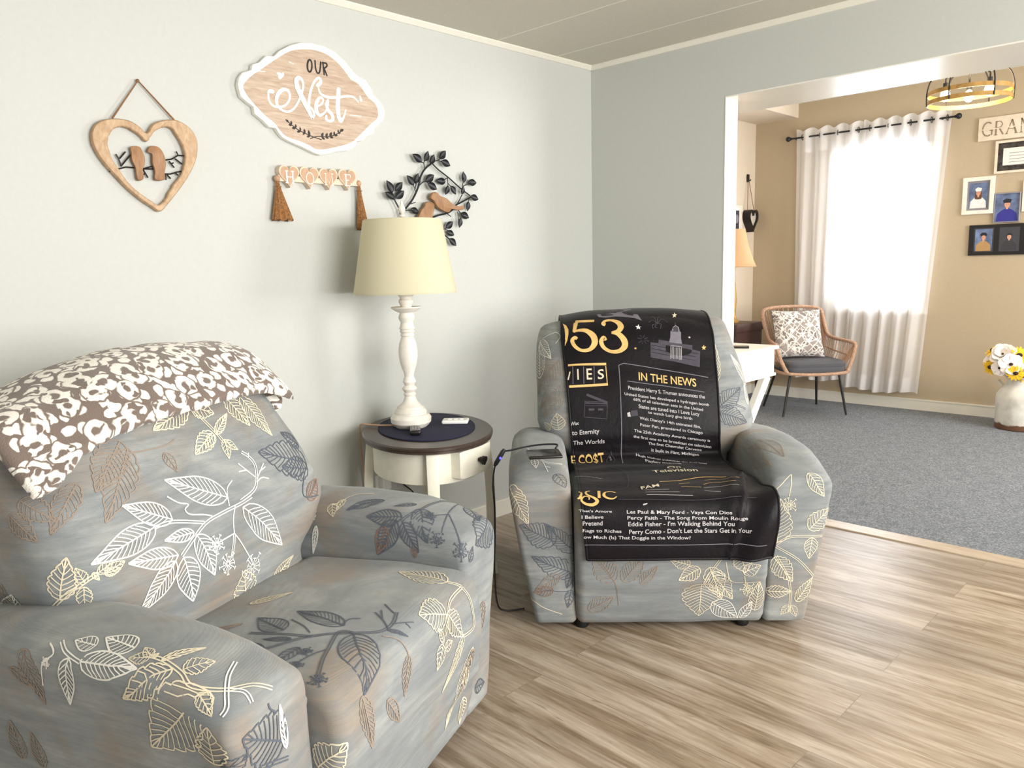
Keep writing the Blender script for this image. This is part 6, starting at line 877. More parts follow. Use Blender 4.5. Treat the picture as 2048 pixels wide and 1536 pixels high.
# ------------------------------------------------------------------ charger pad on the far recliner's arm
pb = thing('power_bank', 'black flat power pack on the left arm of the far recliner', 'power bank', (1.000, -1.530, 0.615), A2+0.12)
G().rbox((-.058, -.052, 0), (.058, .052, .012), .006, n=3).obj('body', 'black_plastic', pb)
G().rbox((-.034, -.040, .0115), (-.010, -.036, .0124), .0004).obj('status_light', 'gray_button', pb)
ca = thing('charging_cable', 'black charging cable with a blue light hanging from the far recliner arm to the floor', 'cable', (0.93, -1.53, 0))
W0 = [(0.905+.095, -1.495, .662), (0.99, -1.455, .668), (0.93, -1.50, .662), (0.875, -1.56, .645), (0.845, -1.585, .612), (0.83, -1.60, .57), (0.82, -1.605, .50), (0.82, -1.60, .40), (0.815, -1.60, .28), (0.81, -1.60, .16), (0.81, -1.59, .04), (0.82, -1.56, .006), (0.86, -1.50, .005)]
W0[0] = (1.005, -1.475, .632); W0[1:4] = [(0.99, -1.455, .640), (0.93, -1.50, .636), (0.875, -1.56, .622)]
G().tube(smooth_path([(p[0]-.93, p[1]+1.53, p[2]) for p in W0], 6), .0032, 8).obj('cord', 'cable_black', ca)
e0, e1 = Vector((0.855-.93, -1.578+1.53, .625)), Vector((0.828-.93, -1.603+1.53, .565)); G().tube([e0, e0.lerp(e1, .15), e0.lerp(e1, .85), e1], [.005, .0085, .0085, .005], 10).obj('inline_plug', 'cable_black', ca)
G().ball(e0.lerp(e1, .5)+Vector((.008, -.003, 0)), .0045, 8).obj('blue_light', 'led_blue', ca)

# ------------------------------------------------------------------ wall art on the left wall
D = DATA['wall']; UY, VZ, WX = Vector((0, 1, 0)), Vector((0, 0, 1)), Vector((1, 0, 0))
def sm2(pts, n=4, closed=True): return [(p.x, p.y) for p in smooth_path([(a, b, 0) for a, b in pts], n, closed)]
def wp(p, x=0.0): return Vector((x, p[0], p[1]))
def rel(pts, c): return [(p[0]-c[0], p[1]-c[1]) for p in pts]
HC = (-2.385, 1.60)
ht = thing('heart_wall_hanging', 'wooden heart cut-out with two birds on a twig, hung by twine, leftmost on the wall', 'wall hanging', (0.004, HC[0], HC[1]))
ho = resample_loop([(p[0], p[1], 0) for p in sm2(rel(D['heart_out'], HC))], 140); hi = resample_loop([(p[0], p[1], 0) for p in sm2(rel(D['heart_in'], HC))], 140)
random.seed(5); hi = [p+Vector((random.uniform(-1, 1), random.uniform(-1, 1), 0))*0.0012 for p in hi]
cen = sum(ho, Vector())/140
def ins(L, d): q = offset([(p.x, p.y) for p in L], d); return [Vector((a, b, 0)) for a, b in q]
lo = [[Vector((x, p.x, p.y)) for p in L] for x, L in ((0.0, ho), (0.014, ho), (0.019, ins(ho, .004)), (0.019, ins(hi, -.003)), (0.016, hi), (0.0, hi), (0.0, ho))]
G().loft(lo, cap=False).obj('heart_frame', 'heart_wood', ht, True, 40)
s_ = rel(D['heart_string'], HC); G().tube([wp(s_[0], .012), wp(s_[1], .008), wp(s_[2], .012)], .0032, 8).ball(wp(s_[1], .006), .006, 8).obj('twine_loop', 'twine', ht)
def bird(poly, c, par, x0, th_, mat='bird_wood', nm='bird'):
    q = sm2(rel(poly, c), 4); lo = []
    for x, d in ((0, 0.0), (th_*.6, 0.0), (th_*.9, .003), (th_, .008)):
        mx_, my_ = sum(a for a, b in q)/len(q), sum(b for a, b in q)/len(q); f_ = 1-d*6
        lo.append([Vector((x0+x, mx_+(p[0]-mx_)*f_, my_+(p[1]-my_)*f_)) for p in q])
    g = G(); area_ = sum(q[i-1][0]*q[i][1]-q[i][0]*q[i-1][1] for i in range(len(q)))
    if area_ < 0: lo = [L[::-1] for L in lo]
    g.loft(lo); return g.obj(nm, mat, par, True, 50)
bird(D['birdA'], HC, ht, .006, .012); bird(D['birdB'], HC, ht, .006, .012)
g = G()
for tw in D['twigs']: g.tube([wp(p, .007) for p in rel(tw, HC)], .0026, 6)
g.obj('twig', 'black_paint', ht)
# OUR Nest sign
NC = (-1.73, 1.92)
ns = thing('nest_sign', 'scalloped wood plaque with white rim reading OUR Nest', 'sign', (0.003, NC[0], NC[1]))
no = rel(D['nest_out'], NC); G().prism(no, (0, 0, 0), UY, VZ, WX*.022, bev=.002).obj('white_board', 'sign_white', ns, False)
ni = sm2(rel(D['nest_in'], NC), 3); G().prism(ni, (.020, 0, 0), UY, VZ, WX*.0035).obj('wood_face', 'sign_wood', ns, False)
def strokes(items, c, x, mat, name, par, sm=True, th=0.0012):
    g = G()
    for pts, w_ in items:
        q = rel(pts, c); n0 = len(q)
        if sm and n0 > 2:
            k_ = 5; qq = [(p.x, p.y) for p in smooth_path([(a, b, 0) for a, b in q], k_)]
            if isinstance(w_, list): w2 = [interp([(i, a) for i, a in enumerate(w_)], i/k_) for i in range(len(qq))]
            else: w2 = w_
        else: qq, w2 = q, (w_ if not isinstance(w_, list) else w_)
        vs, fs = ribbon2d(qq, w2); m = len(vs)
        st_ = x+th+0.00004*(len(g.v) % 7); V = [Vector((x, v.x, v.y)) for v in vs]+[Vector((st_+0.000012*i, v.x, v.y)) for i, v in enumerate(vs)]
        F = [tuple(i+m for i in f) for f in fs]+[(2*i, 2*i+2, 2*i+2+m, 2*i+m) for i in range(m//2-1)]+[(2*i+1, 2*i+1+m, 2*i+3+m, 2*i+3) for i in range(m//2-1)]
        g.add(V, F)
        for e, wv in ((0, w2[0] if isinstance(w2, list) else w2), (-1, w2[-1] if isinstance(w2, list) else w2)):
            g.lathe([(wv/2, 0), (wv/2, th-0.0002)], 10); nv = 20
            for i in range(1, nv+1): v = g.v[-i]; g.v[-i] = Vector((x+v.z, qq[e][0]+v.x, qq[e][1]+v.y))
    return g.obj(name, mat, par, False)
strokes(D['our'], NC, .0232, 'black_paint', 'lettering', ns); strokes(D['nest'], NC, .0232, 'sign_white', 'lettering', ns)
strokes(D['laurel'], NC, .0232, 'black_paint', 'laurel_sprig', ns)
def leaf_poly(b, t, r=0.5, n=7):
    b, t = Vector(b), Vector(t); u = t-b; L = u.length; v = Vector((-u.y, u.x))/L; o = []
    for sg in (1, -1):
        rng = range(n+1) if sg > 0 else range(n-1, 0, -1)
        for i in rng: q = i/n; o.append(tuple(b+u*q+v*sg*L*r/2*math.sin(PI*q**0.85)))
    return o
g = G()
for l in D['laurel_leaves']: q = rel(l, NC); g.prism(leaf_poly(q[0], q[1], .55, 5), (.0232, 0, 0), UY, VZ, WX*.0012)
g.obj('laurel_leaves', 'black_paint', ns, False)
# HOME banner
HB = (-1.727, 1.60)
hb = thing('home_banner', 'block banner of four joined hearts reading HOME with jute tassels', 'banner', (0.002, HB[0], HB[1]))
def heart(cx, cy, w_, h_, n=48):
    o = []
    for i in range(n):
        a = 2*PI*i/n; o.append((cx+w_/2*math.sin(a)**3, cy+h_*(13*math.cos(a)-5*math.cos(2*a)-2*math.cos(3*a)-math.cos(4*a)+2.5)/29))
    return o
for hc_, ch_ in zip(rel(D['home_hearts'], HB), 'HOME'):
    hh = heart(hc_[0], hc_[1], .086, .084); blk = G().prism(hh, (0, 0, 0), UY, VZ, WX*.028, bev=.0015).obj('heart_block', 'banner_edge', hb, False)
    G().prism(heart(hc_[0], hc_[1], .075, .073), (.026, 0, 0), UY, VZ, WX*.0028).obj('heart_face', 'banner_wood', blk, False)
    x, y = hc_[0], hc_[1]-.002; lw = .0055; S = .0155; H_ = .0215
    ST = {'H': [[(-.8, -1), (-.8, 1)], [(.8, -1), (.8, 1)], [(-.8, 0), (.8, 0)], [(-1.15, 1), (-.45, 1)], [(.45, 1), (1.15, 1)], [(-1.15, -1), (-.45, -1)], [(.45, -1), (1.15, -1)]],
          'O': [[(1.05*math.sin(2*PI*i/16), math.cos(2*PI*i/16)) for i in range(17)]],
          'M': [[(-1, -1), (-.9, 1), (0, -.75), (.9, 1), (1, -1)], [(-1.3, -1), (-.7, -1)], [(.6, -1), (1.3, -1)], [(-1.25, 1), (-.8, 1)], [(.8, 1), (1.25, 1)]],
          'E': [[(-.6, -1), (-.6, 1)], [(-.95, 1), (.75, 1), (.85, .6)], [(-.6, 0), (.35, 0)], [(-.95, -1), (.75, -1), (.95, -.5)]]}[ch_]
    strokes([[[(x+a*S, y+b*H_) for a, b in l], lw if len(l) < 5 and abs(l[0][0]-l[-1][0]) < .01 else .0028] for l in ST], (0, 0), .0285, 'sign_white', 'letter', blk, False)
G().box((0, -.19, .004), (.020, .185, .026)).obj('backing_bar', 'banner_edge', hb, False)
def tassel(c, wb, wr, ln):
    G().ball((.016, c[0], c[1]), .0125, 14).obj('wooden_bead', 'banner_wood', hb)
    g = G(); random.seed(int(wb*1000)); lo = []
    for i in range(15):
        q = i/14; z = c[1]-.010-ln*q; r = wr+(wb-wr)*max(0, (q-.12))**1.0; r *= 1.12 if .10 < q < .16 else 1
        lo.append([Vector((.017+0.55*r*math.cos(a)*(1+.18*math.sin(9*a+q)), c[0]+.012*q+r*math.sin(a)*(1+.10*math.sin(11*a)), z+(.004*math.sin(7*a) if i == 14 else 0))) for a in [2*PI*k/44 for k in range(44)]])
    g.loft(lo); g.tube([(.017+.62*wr*1.5*math.cos(a), c[0]+.002+wr*1.5*math.sin(a), c[1]-.030) for a in [2*PI*k/14 for k in range(14)]], .0018, 6, closed=True)
    g.obj('tassel', 'jute', hb)
bd = rel(D['beads'], HB); tassel(bd[0], .046, .008, .145); tassel(bd[1], .030, .008, .175)
for sy_, b_ in ((-.19, bd[0]), (.185, bd[1])): G().tube([(.016, sy_, .012), (.017, b_[0], b_[1])], .0016, 6).obj('cord', 'jute', hb)
# branch wall art
BC = (-1.15, 1.58)
br_ = thing('branch_wall_art', 'black metal leafy branch wall sculpture with two wooden birds, behind the lamp', 'wall art', (0.012, BC[0], BC[1]))
g = G()
for pts, r in D['stems']: g.tube(smooth_path([wp(p, .010) for p in rel(pts, BC)], 3), r, 8)
g.tube([(-.012, .05, -.02), (.010, .05, -.02)], .003, 6); g.obj('branch', 'black_metal', br_)
for i, l in enumerate(D['leaves']):
    q = rel(l, BC); P = leaf_poly(q[0], q[1], .58, 8); b, t = Vector(q[0]), Vector(q[1]); u = (t-b).normalized(); v = Vector((-u.y, u.x)); V = []; n = len(P)
    for side_ in (1.5, 0.0):
        for p in P: dd = (Vector(p)-b).dot(v); V.append((.010+.006*math.sin(i*1.7)+0.25*abs(dd)+side_*.001, p[0], p[1]))
    mid1 = len(V); L_ = (t-b).length
    for side_ in (1.5, 0.0):
        for k_ in range(1, 8): c_ = b+u*L_*k_/8; V.append((.010+.006*math.sin(i*1.7)+side_*.001, c_.x, c_.y))
    F = []
    for s0, off, mo in ((0, 0, mid1), (1, n, mid1+7)):
        up = [off+k_ for k_ in range(9)]; dn = [off]+[off+n-k_ for k_ in range(1, 8)]+[off+8]; md = [off]+[mo+k_ for k_ in range(7)]+[off+8]
        for k_ in range(8):
            for a, b_, c_, d_ in ((up[k_], up[k_+1], md[k_+1], md[k_]), (md[k_], md[k_+1], dn[k_+1], dn[k_])):
                f = list(dict.fromkeys((a, b_, c_, d_)));  F.append(tuple(f if not s0 else f[::-1])) if len(f) > 2 else None
    for k_ in range(n): F.append((k_, (k_+1) % n, (k_+1) % n+n, k_+n))
    mesh('leaf', V, F, 'black_metal', br_)
bird(D['bird_low'], BC, br_, .012, .014); bird(D['bird_up'], BC, br_, .012, .014)

# ------------------------------------------------------------------ dining room furniture
dk = thing('desk', 'white desk with drawer apron and X-brace legs behind the far recliner', 'desk', (0.69, 0.88, 0.004))
DW, DD = 1.15, 0.55
G().rbox((-DW, -DD, .742), (0.0, 0.0, .764), .006).obj('desk_top', 'white_paint', dk)
G().box((-DW+.02, -DD+.02, .60), (-.02, -.02, .742)).rbox((-DW+.01, -DD+.01, .585), (-.01, -.01, .603), .004).obj('apron', 'white_paint', dk, False)
G().rbox((-DW+.12, -DD+.012, .625), (-.12, -DD+.022, .725), .003).obj('drawer_front', 'white_paint', dk)
def slab(a, b, w_, d_, nm, par, mat):
    a, b = Vector(a), Vector(b); t = (b-a).normalized(); s_ = Vector((1, 0, 0)); n_ = t.cross(s_).normalized()
    G().loft([[p+s_*x*d_/2+n_*y*w_/2 for x, y in ((-1, -1), (1, -1), (1, 1), (-1, 1))] for p in (a, b)]).obj(nm, mat, par, False)
for x in (-.06, -DW+.06):
    slab((x, -.04, .585), (x, -DD+.03, 0.01), .065, .035, 'x_leg', dk, 'white_paint'); slab((x+.002, -DD+.04, .585), (x+.002, -.03, 0.01), .065, .032, 'x_leg', dk, 'white_paint')
G().rbox((-DW+.06, -DD/2-.02, .27), (-.06, -DD/2+.02, .31), .003).obj('stretcher', 'white_paint', dk)
ph = thing('smartphone', 'black phone lying on the white desk', 'phone', (0.55, 0.62, 0.769), 0.5)
G().rbox((-.075, -.036, 0), (.075, .036, .009), .004).obj('phone_body', 'black_plastic', ph)
G().box((-.068, -.032, .009), (.068, .032, .0094)).obj('screen', 'black_plastic', ph, False)
# dark brown cabinet and bell-shade lamp
cbn = thing('brown_cabinet', 'dark brown wooden end table in the dining room corner behind the desk', 'end table', (-0.60, 2.72, 0.004))
G().rbox((-.18, -.24, .66), (.155, .24, .73), .006).box((-.165, -.225, .34), (.14, .225, .66)).obj('table_body', 'dark_brown_wood', cbn, True, 30)
for sx in (-.15, .125):
    for sy in (-.21, .21): G().loft([[(sx+p[0]*s__, sy+p[1]*s__, z) for p in rrect(.025, .025, .004, 2)] for z, s__ in ((0, .7), (.34, 1))]).obj('leg', 'dark_brown_wood', cbn, True, 40)
G().ball((.15, -.11, .48), .012, 10).obj('knob', 'brass_print', cbn)
l2 = thing('bell_lamp', 'lamp with peach bell-shaped shade half hidden by the opening edge', 'lamp', (-0.612, 2.72, 0.734))
G().lathe([(.05, 0), (.052, .012), (.03, .03), (.02, .06), (.018, .10), (.026, .18), (.022, .24), (.014, .33), (.010, .37), (.010, .50)], 24).obj('lamp_base', 'gold_wood', l2)
PO = [(.178, .478), (.180, .483), (.145, .57), (.112, .67), (.09, .77), (.085, .80)]; L = [[(r*math.cos(2*PI*j/48), r*math.sin(2*PI*j/48), z) for j in range(48)] for r, z in PO+[(r-.003, z) for r, z in PO[::-1]]+[PO[0]]]
G().loft(L, cap=False).obj('lamp_shade', 'peach_shade', l2)
G().tube([(.180*math.cos(2*PI*i/40), .180*math.sin(2*PI*i/40), .485) for i in range(40)], .004, 6, closed=True).tube([(.173*math.cos(2*PI*i/40), .173*math.sin(2*PI*i/40), .503) for i in range(40)], .002, 6, closed=True).obj('shade_trim', 'peach_shade', l2)
# heart lantern and small frame on the dining room's left wall
hl = thing('heart_lantern', 'black heart-shaped box planter hanging by cord on the cream wall beside the window', 'wall hanging', (-0.797, 3.27, 1.625))
hp = heart(0, 0, .165, .20); inn = heart(0, 0.002, .135, .165); g = G(); n = len(hp)
if True:
    lo = [[Vector((x, p[0], p[1])) for p in L] for x, L in ((0.0, hp), (.075, hp), (.075, inn), (.004, inn))]
    g.loft(lo, cap=False)
g.obj('heart_box', 'black_paint', hl, True, 40)
G().prism(inn, (.0, 0, 0), UY, VZ, WX*.055).obj('heart_panel', 'mirror_pale', hl, False)
G().tube([(.04, -.065, .075), (.012, -.01, .36), (.012, .01, .36), (.04, .065, .075)], .003, 6).obj('cord', 'twine', hl)
G().rbox((0, -.016, .35), (.014, .016, .42), .004).tube([(.012, 0, .37), (.03, 0, .36), (.034, 0, .375)], .005, 6).obj('hook', 'black_paint', hl)
def picture(name, label, cat, x0, x1, z0, z1, fmat, fw, builder=None, wall='window', depth=.018, group='framed pictures on the dining room walls'):
    cx, cz = (x0+x1)/2, (z0+z1)/2
    o = thing(name, label, cat, (cx, WY-.001, cz), 0, group) if wall == 'window' else thing(name, label, cat, (-.799, cx, cz), PI/2, group)
    hx_, hz = (x1-x0)/2, (z1-z0)/2; g = G()
    def ring(a, b, y): return [Vector((sx*a, y, sz*b)) for sx, sz in ((-1, -1), (1, -1), (1, 1), (-1, 1))]
    g.loft([ring(hx_, hz, 0), ring(hx_, hz, -depth+.003), ring(hx_-.003, hz-.003, -depth), ring(hx_-fw, hz-fw, -depth), ring(hx_-fw, hz-fw, -.004), ring(hx_-fw, hz-fw, 0)], cap=False)
    g.obj('frame', fmat, o, False)
    if builder: builder(o, hx_-fw, hz-fw)
    return o
def flat(o, poly, y, mat, nm): return G().prism(poly, (0, y, 0), (1, 0, 0), (0, 0, 1), Vector((0, -.0008, 0))).obj(nm, mat, o, False)
def rectp(a, b, c=(0, 0)): return [(c[0]-a, c[1]-b), (c[0]+a, c[1]-b), (c[0]+a, c[1]+b), (c[0]-a, c[1]+b)]
def ell(cx, cz, a, b, n=20): return [(cx+a*math.cos(2*PI*i/n), cz+b*math.sin(2*PI*i/n)) for i in range(n)]
def portrait(bg, gown, capm, hair, long_hair=False, capshape='mortar', mx=0, w_=None, h_=None):
    def f(o, a, b):
        c0 = mx; a0, b0 = (w_ or a), (h_ or b)
        ph_ = flat(o, rectp(a0, b0, (c0, 0)), -.004, bg, 'photo')
        parts = []
        def fl(poly, lev, mat, nm): G().prism(poly, (0, -.0048-lev*.0004, 0), (1, 0, 0), (0, 0, 1), Vector((0, -.0004, 0))).obj(nm, mat, ph_, False)
        sw = a0*.88; fl([(c0-sw, -b0), (c0-sw*.92, -b0*.45), (c0-sw*.5, -b0*.18), (c0-sw*.15, -b0*.05), (c0+sw*.15, -b0*.05), (c0+sw*.5, -b0*.18), (c0+sw*.92, -b0*.45), (c0+sw, -b0)], 1, gown, 'printed_clothes')
        if long_hair: fl([(c0-a0*.38, -b0*.25), (c0-a0*.34, b0*.25), (c0-a0*.2, b0*.5), (c0+a0*.2, b0*.5), (c0+a0*.34, b0*.25), (c0+a0*.36, -b0*.25), (c0+a0*.16, -b0*.3), (c0-a0*.16, -b0*.3)], 2, hair, 'printed_hair')
        fl([(c0-a0*.09, -b0*.12), (c0+a0*.09, -b0*.12), (c0+a0*.09, b0*.1), (c0-a0*.09, b0*.1)], 3, 'skin', 'printed_neck')
        fl(ell(c0, b0*.22, a0*.24, b0*.24), 4, 'skin', 'printed_face')
        if capshape == 'mortar': fl([(c0-a0*.36, b0*.52), (c0-a0*.1, b0*.66), (c0+a0*.34, b0*.58), (c0+a0*.28, b0*.34), (c0-a0*.28, b0*.34)], 5, capm, 'printed_cap')
        elif capshape == 'peaked': fl([(c0-a0*.34, b0*.36), (c0-a0*.42, b0*.52), (c0-a0*.2, b0*.68), (c0+a0*.2, b0*.68), (c0+a0*.42, b0*.52), (c0+a0*.34, b0*.36), (c0, b0*.44)], 5, capm, 'printed_cap')
        else: fl([(c0-a0*.27, b0*.18), (c0-a0*.3, b0*.42), (c0-a0*.12, b0*.56), (c0+a0*.12, b0*.56), (c0+a0*.3, b0*.42), (c0+a0*.27, b0*.18), (c0+a0*.18, b0*.36), (c0-a0*.18, b0*.36)], 5, capm, 'printed_hair')
        fl(ell(c0-a0*.09, b0*.24, a0*.03, b0*.018, 8), 6, 'hair_brown', 'printed_eye'); fl(ell(c0+a0*.09, b0*.24, a0*.03, b0*.018, 8), 6, 'hair_brown', 'printed_eye')
        return ph_
    return f
def bg_sub(o, a, b): pass
sgn = thing('family_sign', 'whitewashed plank sign with large serif letters above the picture frames', 'sign', (1.24, WY-.001, 2.20))
G().rbox((-.215, -.018, -.085), (.30, 0, .085), .003).obj('plank', 'sign_plank', sgn)
def xz_strokes(items, y, mat, nm, par, th=.0012):
    g = G()
    for pts, w_ in items:
        rv, rf = ribbon2d(pts, w_); m = len(rv); V = [Vector((v.x, y, v.y)) for v in rv]+[Vector((v.x, y-th, v.y)) for v in rv]; g.add(V, [tuple(i+m for i in f[::-1]) for f in rf]+[tuple(f) for f in rf])
    return g.obj(nm, mat, par, False)
GL = {'G': [([(math.cos(a)*.034, math.sin(a)*.05) for a in [R_(50+i*28) for i in range(10)]], .009), ([(.012, -.01), (.036, -.01)], .005), ([(.028, -.01), (.028, -.045)], .009)],
      'R': [([(-.022, -.05), (-.022, .05)], .011), ([(-.022, .048), (.008, .046), (.02, .026), (.008, .004), (-.022, .002)], .006), ([(-.002, .002), (.026, -.05)], .009), ([(-.034, -.05), (-.01, -.05)], .004)],
      'A': [([(-.032, -.05), (0, .05)], .005), ([(0, .05), (.030, -.05)], .011), ([(-.02, -.015), (.018, -.015)], .004), ([(-.042, -.05), (-.022, -.05)], .004), ([(.018, -.05), (.042, -.05)], .004)],
      'N': [([(-.026, -.05), (-.026, .05)], .005), ([(-.028, .05), (.026, -.05)], .011), ([(.026, -.05), (.026, .05)], .005), ([(-.036, -.05), (-.016, -.05)], .004), ([(.014, .05), (.036, .05)], .004)],
      'D': [([(-.022, -.05), (-.022, .05)], .011), ([(-.022, .048), (.008, .044), (.03, .0), (.008, -.044), (-.022, -.048)], .007)]}
its = []
for ch_, cx in zip('GRAND', (-.152, -.075, .005, .092, .178)):
    its += [([(p[0]+cx, p[1]) for p in l], w_) for l, w_ in GL[ch_]]
xz_strokes(its, -.0184, 'sign_letter', 'lettering', sgn); xz_strokes([([(-.195, -.002), (.28, -.002)], .007)], -.0192, 'sign_plank', 'stripe', sgn)
def cert(o, a, b):
    m_ = flat(o, rectp(a, b), -.003, 'mat_marble', 'mat_board'); q = flat(o, rectp(a-.035, b-.04, (.0, 0)), -.0045, 'paper', 'certificate')
    g = G()
    for i in range(5): g.box((-a+.075, -.0058, b-.075-i*.022), (a-.075-.02*(i % 2), -.0054, b-.079-i*.022))
    g.obj('printed_lines', 'frame_gray', q, False)
picture('certificate_frame', 'framed certificate in a beige frame with black marbled mat under the plank sign', 'picture frame', 1.145, 1.50, 1.865, 2.105, 'sign_plank', .018, cert)
picture('photo_frame', 'white frame with portrait of a graduate in white cap and gown', 'picture frame', .942, 1.158, 1.575, 1.855, 'frame_white', .030, lambda o, a, b: (flat(o, rectp(a, b), -.002, 'frame_gray', 'mat_board'), portrait('photo_blue', 'gown_white', 'gown_white', 'hair_brown', True, w_=a-.014, h_=b-.016)(o, a, b)))
picture('photo_frame', 'slim grey frame with portrait of a graduate in blue gown and black cap', 'picture frame', 1.160, 1.335, 1.502, 1.722, 'frame_gray', .008, portrait('photo_blue', 'gown_blue', 'cap_dark', 'hair_brown', False))
picture('photo_frame', 'white frame cut by the right edge of the photo beside the blue-gown portrait', 'picture frame', 1.342, 1.56, 1.575, 1.80, 'frame_white', .03, lambda o, a, b: flat(o, rectp(a, b), -.003, 'photo_blue', 'photo'))
def duo(o, a, b):
    flat(o, rectp(a, b), -.0155, 'frame_black', 'mat_board')
    for cx, args in ((-.145, ('photo_blue', 'uniform_tan', 'cap_dark', 'hair_brown', False, 'peaked')), (.025, ('photo_dark', 'coat_dark', 'cap_dark', 'cap_dark', False, 'hair'))):
        g = G(); w_, h_ = .058, .082
        base = G().prism(rectp(w_+.008, h_+.008, (cx, 0)), (0, -.0165, 0), (1, 0, 0), (0, 0, 1), Vector((0, -.0008, 0))).obj('photo_bevel', 'photo_dark', o, False)
        sub = portrait(*args, mx=cx, w_=w_, h_=h_)(o, w_, h_)
        sub.location = (0, -.0135, 0)
picture('multi_photo_frame', 'wide black frame holding two portraits, lowest on the window wall', 'picture frame', 1.005, 1.50, 1.262, 1.492, 'frame_black', .014, duo)
def smallp(o, a, b):
    q = flat(o, rectp(a, b), -.003, 'paper', 'mat_board'); flat(o, rectp(a-.02, b-.03), -.0045, 'coat_dark', 'photo')
    flat(o, ell(.01, .06, .03, .04), -.0056, 'frame_gray', 'printed_figure')
picture('small_photo_frame', 'narrow white frame with dark photo on the cream wall left of the heart planter', 'picture frame', 2.98, 3.16, 1.40, 1.76, 'frame_white', .014, smallp, wall='left')

# ------------------------------------------------------------------ rattan chair
AC = math.atan2(.317, .416)+R_(10)
rc = thing('rattan_chair', 'rattan armchair with thin dark metal legs in front of the dining window', 'armchair', (0.158, 2.665, 0.004), AC)
# path of the rim: arm front right -> arm -> back -> arm left
def rim(s_):
    pass
W2 = .305
RIM = [(.245, -.02, .36), (.285, .00, .44), (.315, .01, .53), (.325, .03, .575), (.315, .12, .590), (.285, .28, .600), (.262, .38, .625), (.262, .45, .70), (.262, .50, .785), (.235, .525, .840), (.10, .545, .858), (-.10, .545, .858), (-.235, .525, .840), (-.262, .50, .785), (-.262, .45, .70), (-.262, .38, .625), (-.285, .28, .600), (-.315, .12, .590), (-.325, .03, .575), (-.315, .01, .53), (-.285, .00, .44), (-.245, -.02, .36)]
rimp = smooth_path(RIM, 5); G().tube(rimp, .015, 10).obj('top_rim', 'rattan', rc)
SEATL = smooth_path([(.245, -.02, .355), (0, -.045, .345), (-.245, -.02, .355), (-.27, .2, .36), (-.22, .42, .37), (0, .46, .375), (.22, .42, .37), (.27, .2, .36)], 6, True)
G().tube(SEATL, .014, 10, closed=True).obj('seat_rim', 'rattan', rc)
g = G(); nst = 92
for i in range(nst):
    f = (i+.5)/nst; k_ = f*(len(rimp)-1); a = rimp[int(k_)].lerp(rimp[min(int(k_)+1, len(rimp)-1)], k_-int(k_))
    if a.z < .5: continue
    ang_ = math.atan2(a.x/.27, (a.y-.2)/.25); b = Vector((.26*math.sin(ang_)*.92, .2+.25*math.cos(ang_), .37)); b.y = max(b.y, -.01); m_ = a.lerp(b, .5); out_ = Vector((m_.x, m_.y-.2, 0)); m_ += out_.normalized()*.012
    g.tube([a, m_, b], .0042, 5)
g.obj('wicker_strands', 'rattan', rc)
hoop = [p for p in smooth_path([(.275, .05, .49), (.27, .25, .50), (.25, .42, .52), (.12, .505, .54), (-.12, .505, .54), (-.25, .42, .52), (-.27, .25, .50), (-.275, .05, .49)], 5)]
G().tube(hoop, .006, 6).obj('hoop', 'rattan', rc)
lo = [[Vector((p[0]*s_, .185+p[1]*s_, z)) for p in rrect(.245, .235, .09, 6)] for z, s_ in ((.350, .9), (.355, .97), (.368, 1.0), (.398, 1.005), (.403, .995), (.408, 1.005), (.432, 1.0), (.446, .95), (.452, .7), (.455, .3))]
G().loft(lo).obj('seat_cushion', 'seat_gray', rc)
for a, b in (((.20, .03, .345), (.26, .0, 0)), ((-.20, .03, .345), (-.262, .0, 0)), ((-.17, .38, .36), (-.235, .50, 0)), ((.17, .38, .36), (.235, .50, 0))):
    a, b = Vector(a), Vector(b); G().tube([a+Vector((-a.x*.5, 0, .005)), a, a.lerp(b, .5), b+Vector((0, 0, .001))], [.010, .011, .0105, .009], 10).obj('leg', 'leg_dark', rc)
G().tube([(.2, .03, .340), (.17, .38, .355), (-.17, .38, .355), (-.2, .03, .340)], .009, 8, closed=True).obj('under_frame', 'leg_dark', rc)
M3 = Matrix.Rotation(AC, 3, 'Z'); cp = Vector((0.158, 2.665, 0.004))+M3@Vector((-.055, .235, .457))
cu = thing('throw_pillow', 'square grey and white damask pillow leaning in the rattan chair', 'pillow', cp, AC-.03)
lo = []; hw = .205
tilt = Matrix.Rotation(R_(-20), 3, 'X')
for i in range(15):
    q = -1+2*i/14; s_ = max(.03, (1-abs(q)**3.0)**.5) if abs(q) < 1 else .03; y = q*.068
    L = []
    for k_ in range(64):
        a = 2*PI*k_/64; c_, s2 = math.cos(a), math.sin(a); r = 1/max(abs(c_), abs(s2)); r = min(r, 1.30); pin = 1-.07*(math.cos(2*a)**2)*1.0
        th = (0.72+0.28*s_)*pin; x, z = c_*r*hw*th, s2*r*hw*th
        if abs(q) > .8: x *= .96; z *= .96
        L.append((tilt@Vector((x, y*(1-.55*(max(abs(x), abs(z))/hw)**2), z)))+Vector((0, .01, hw*.985)))
    lo.append(L)
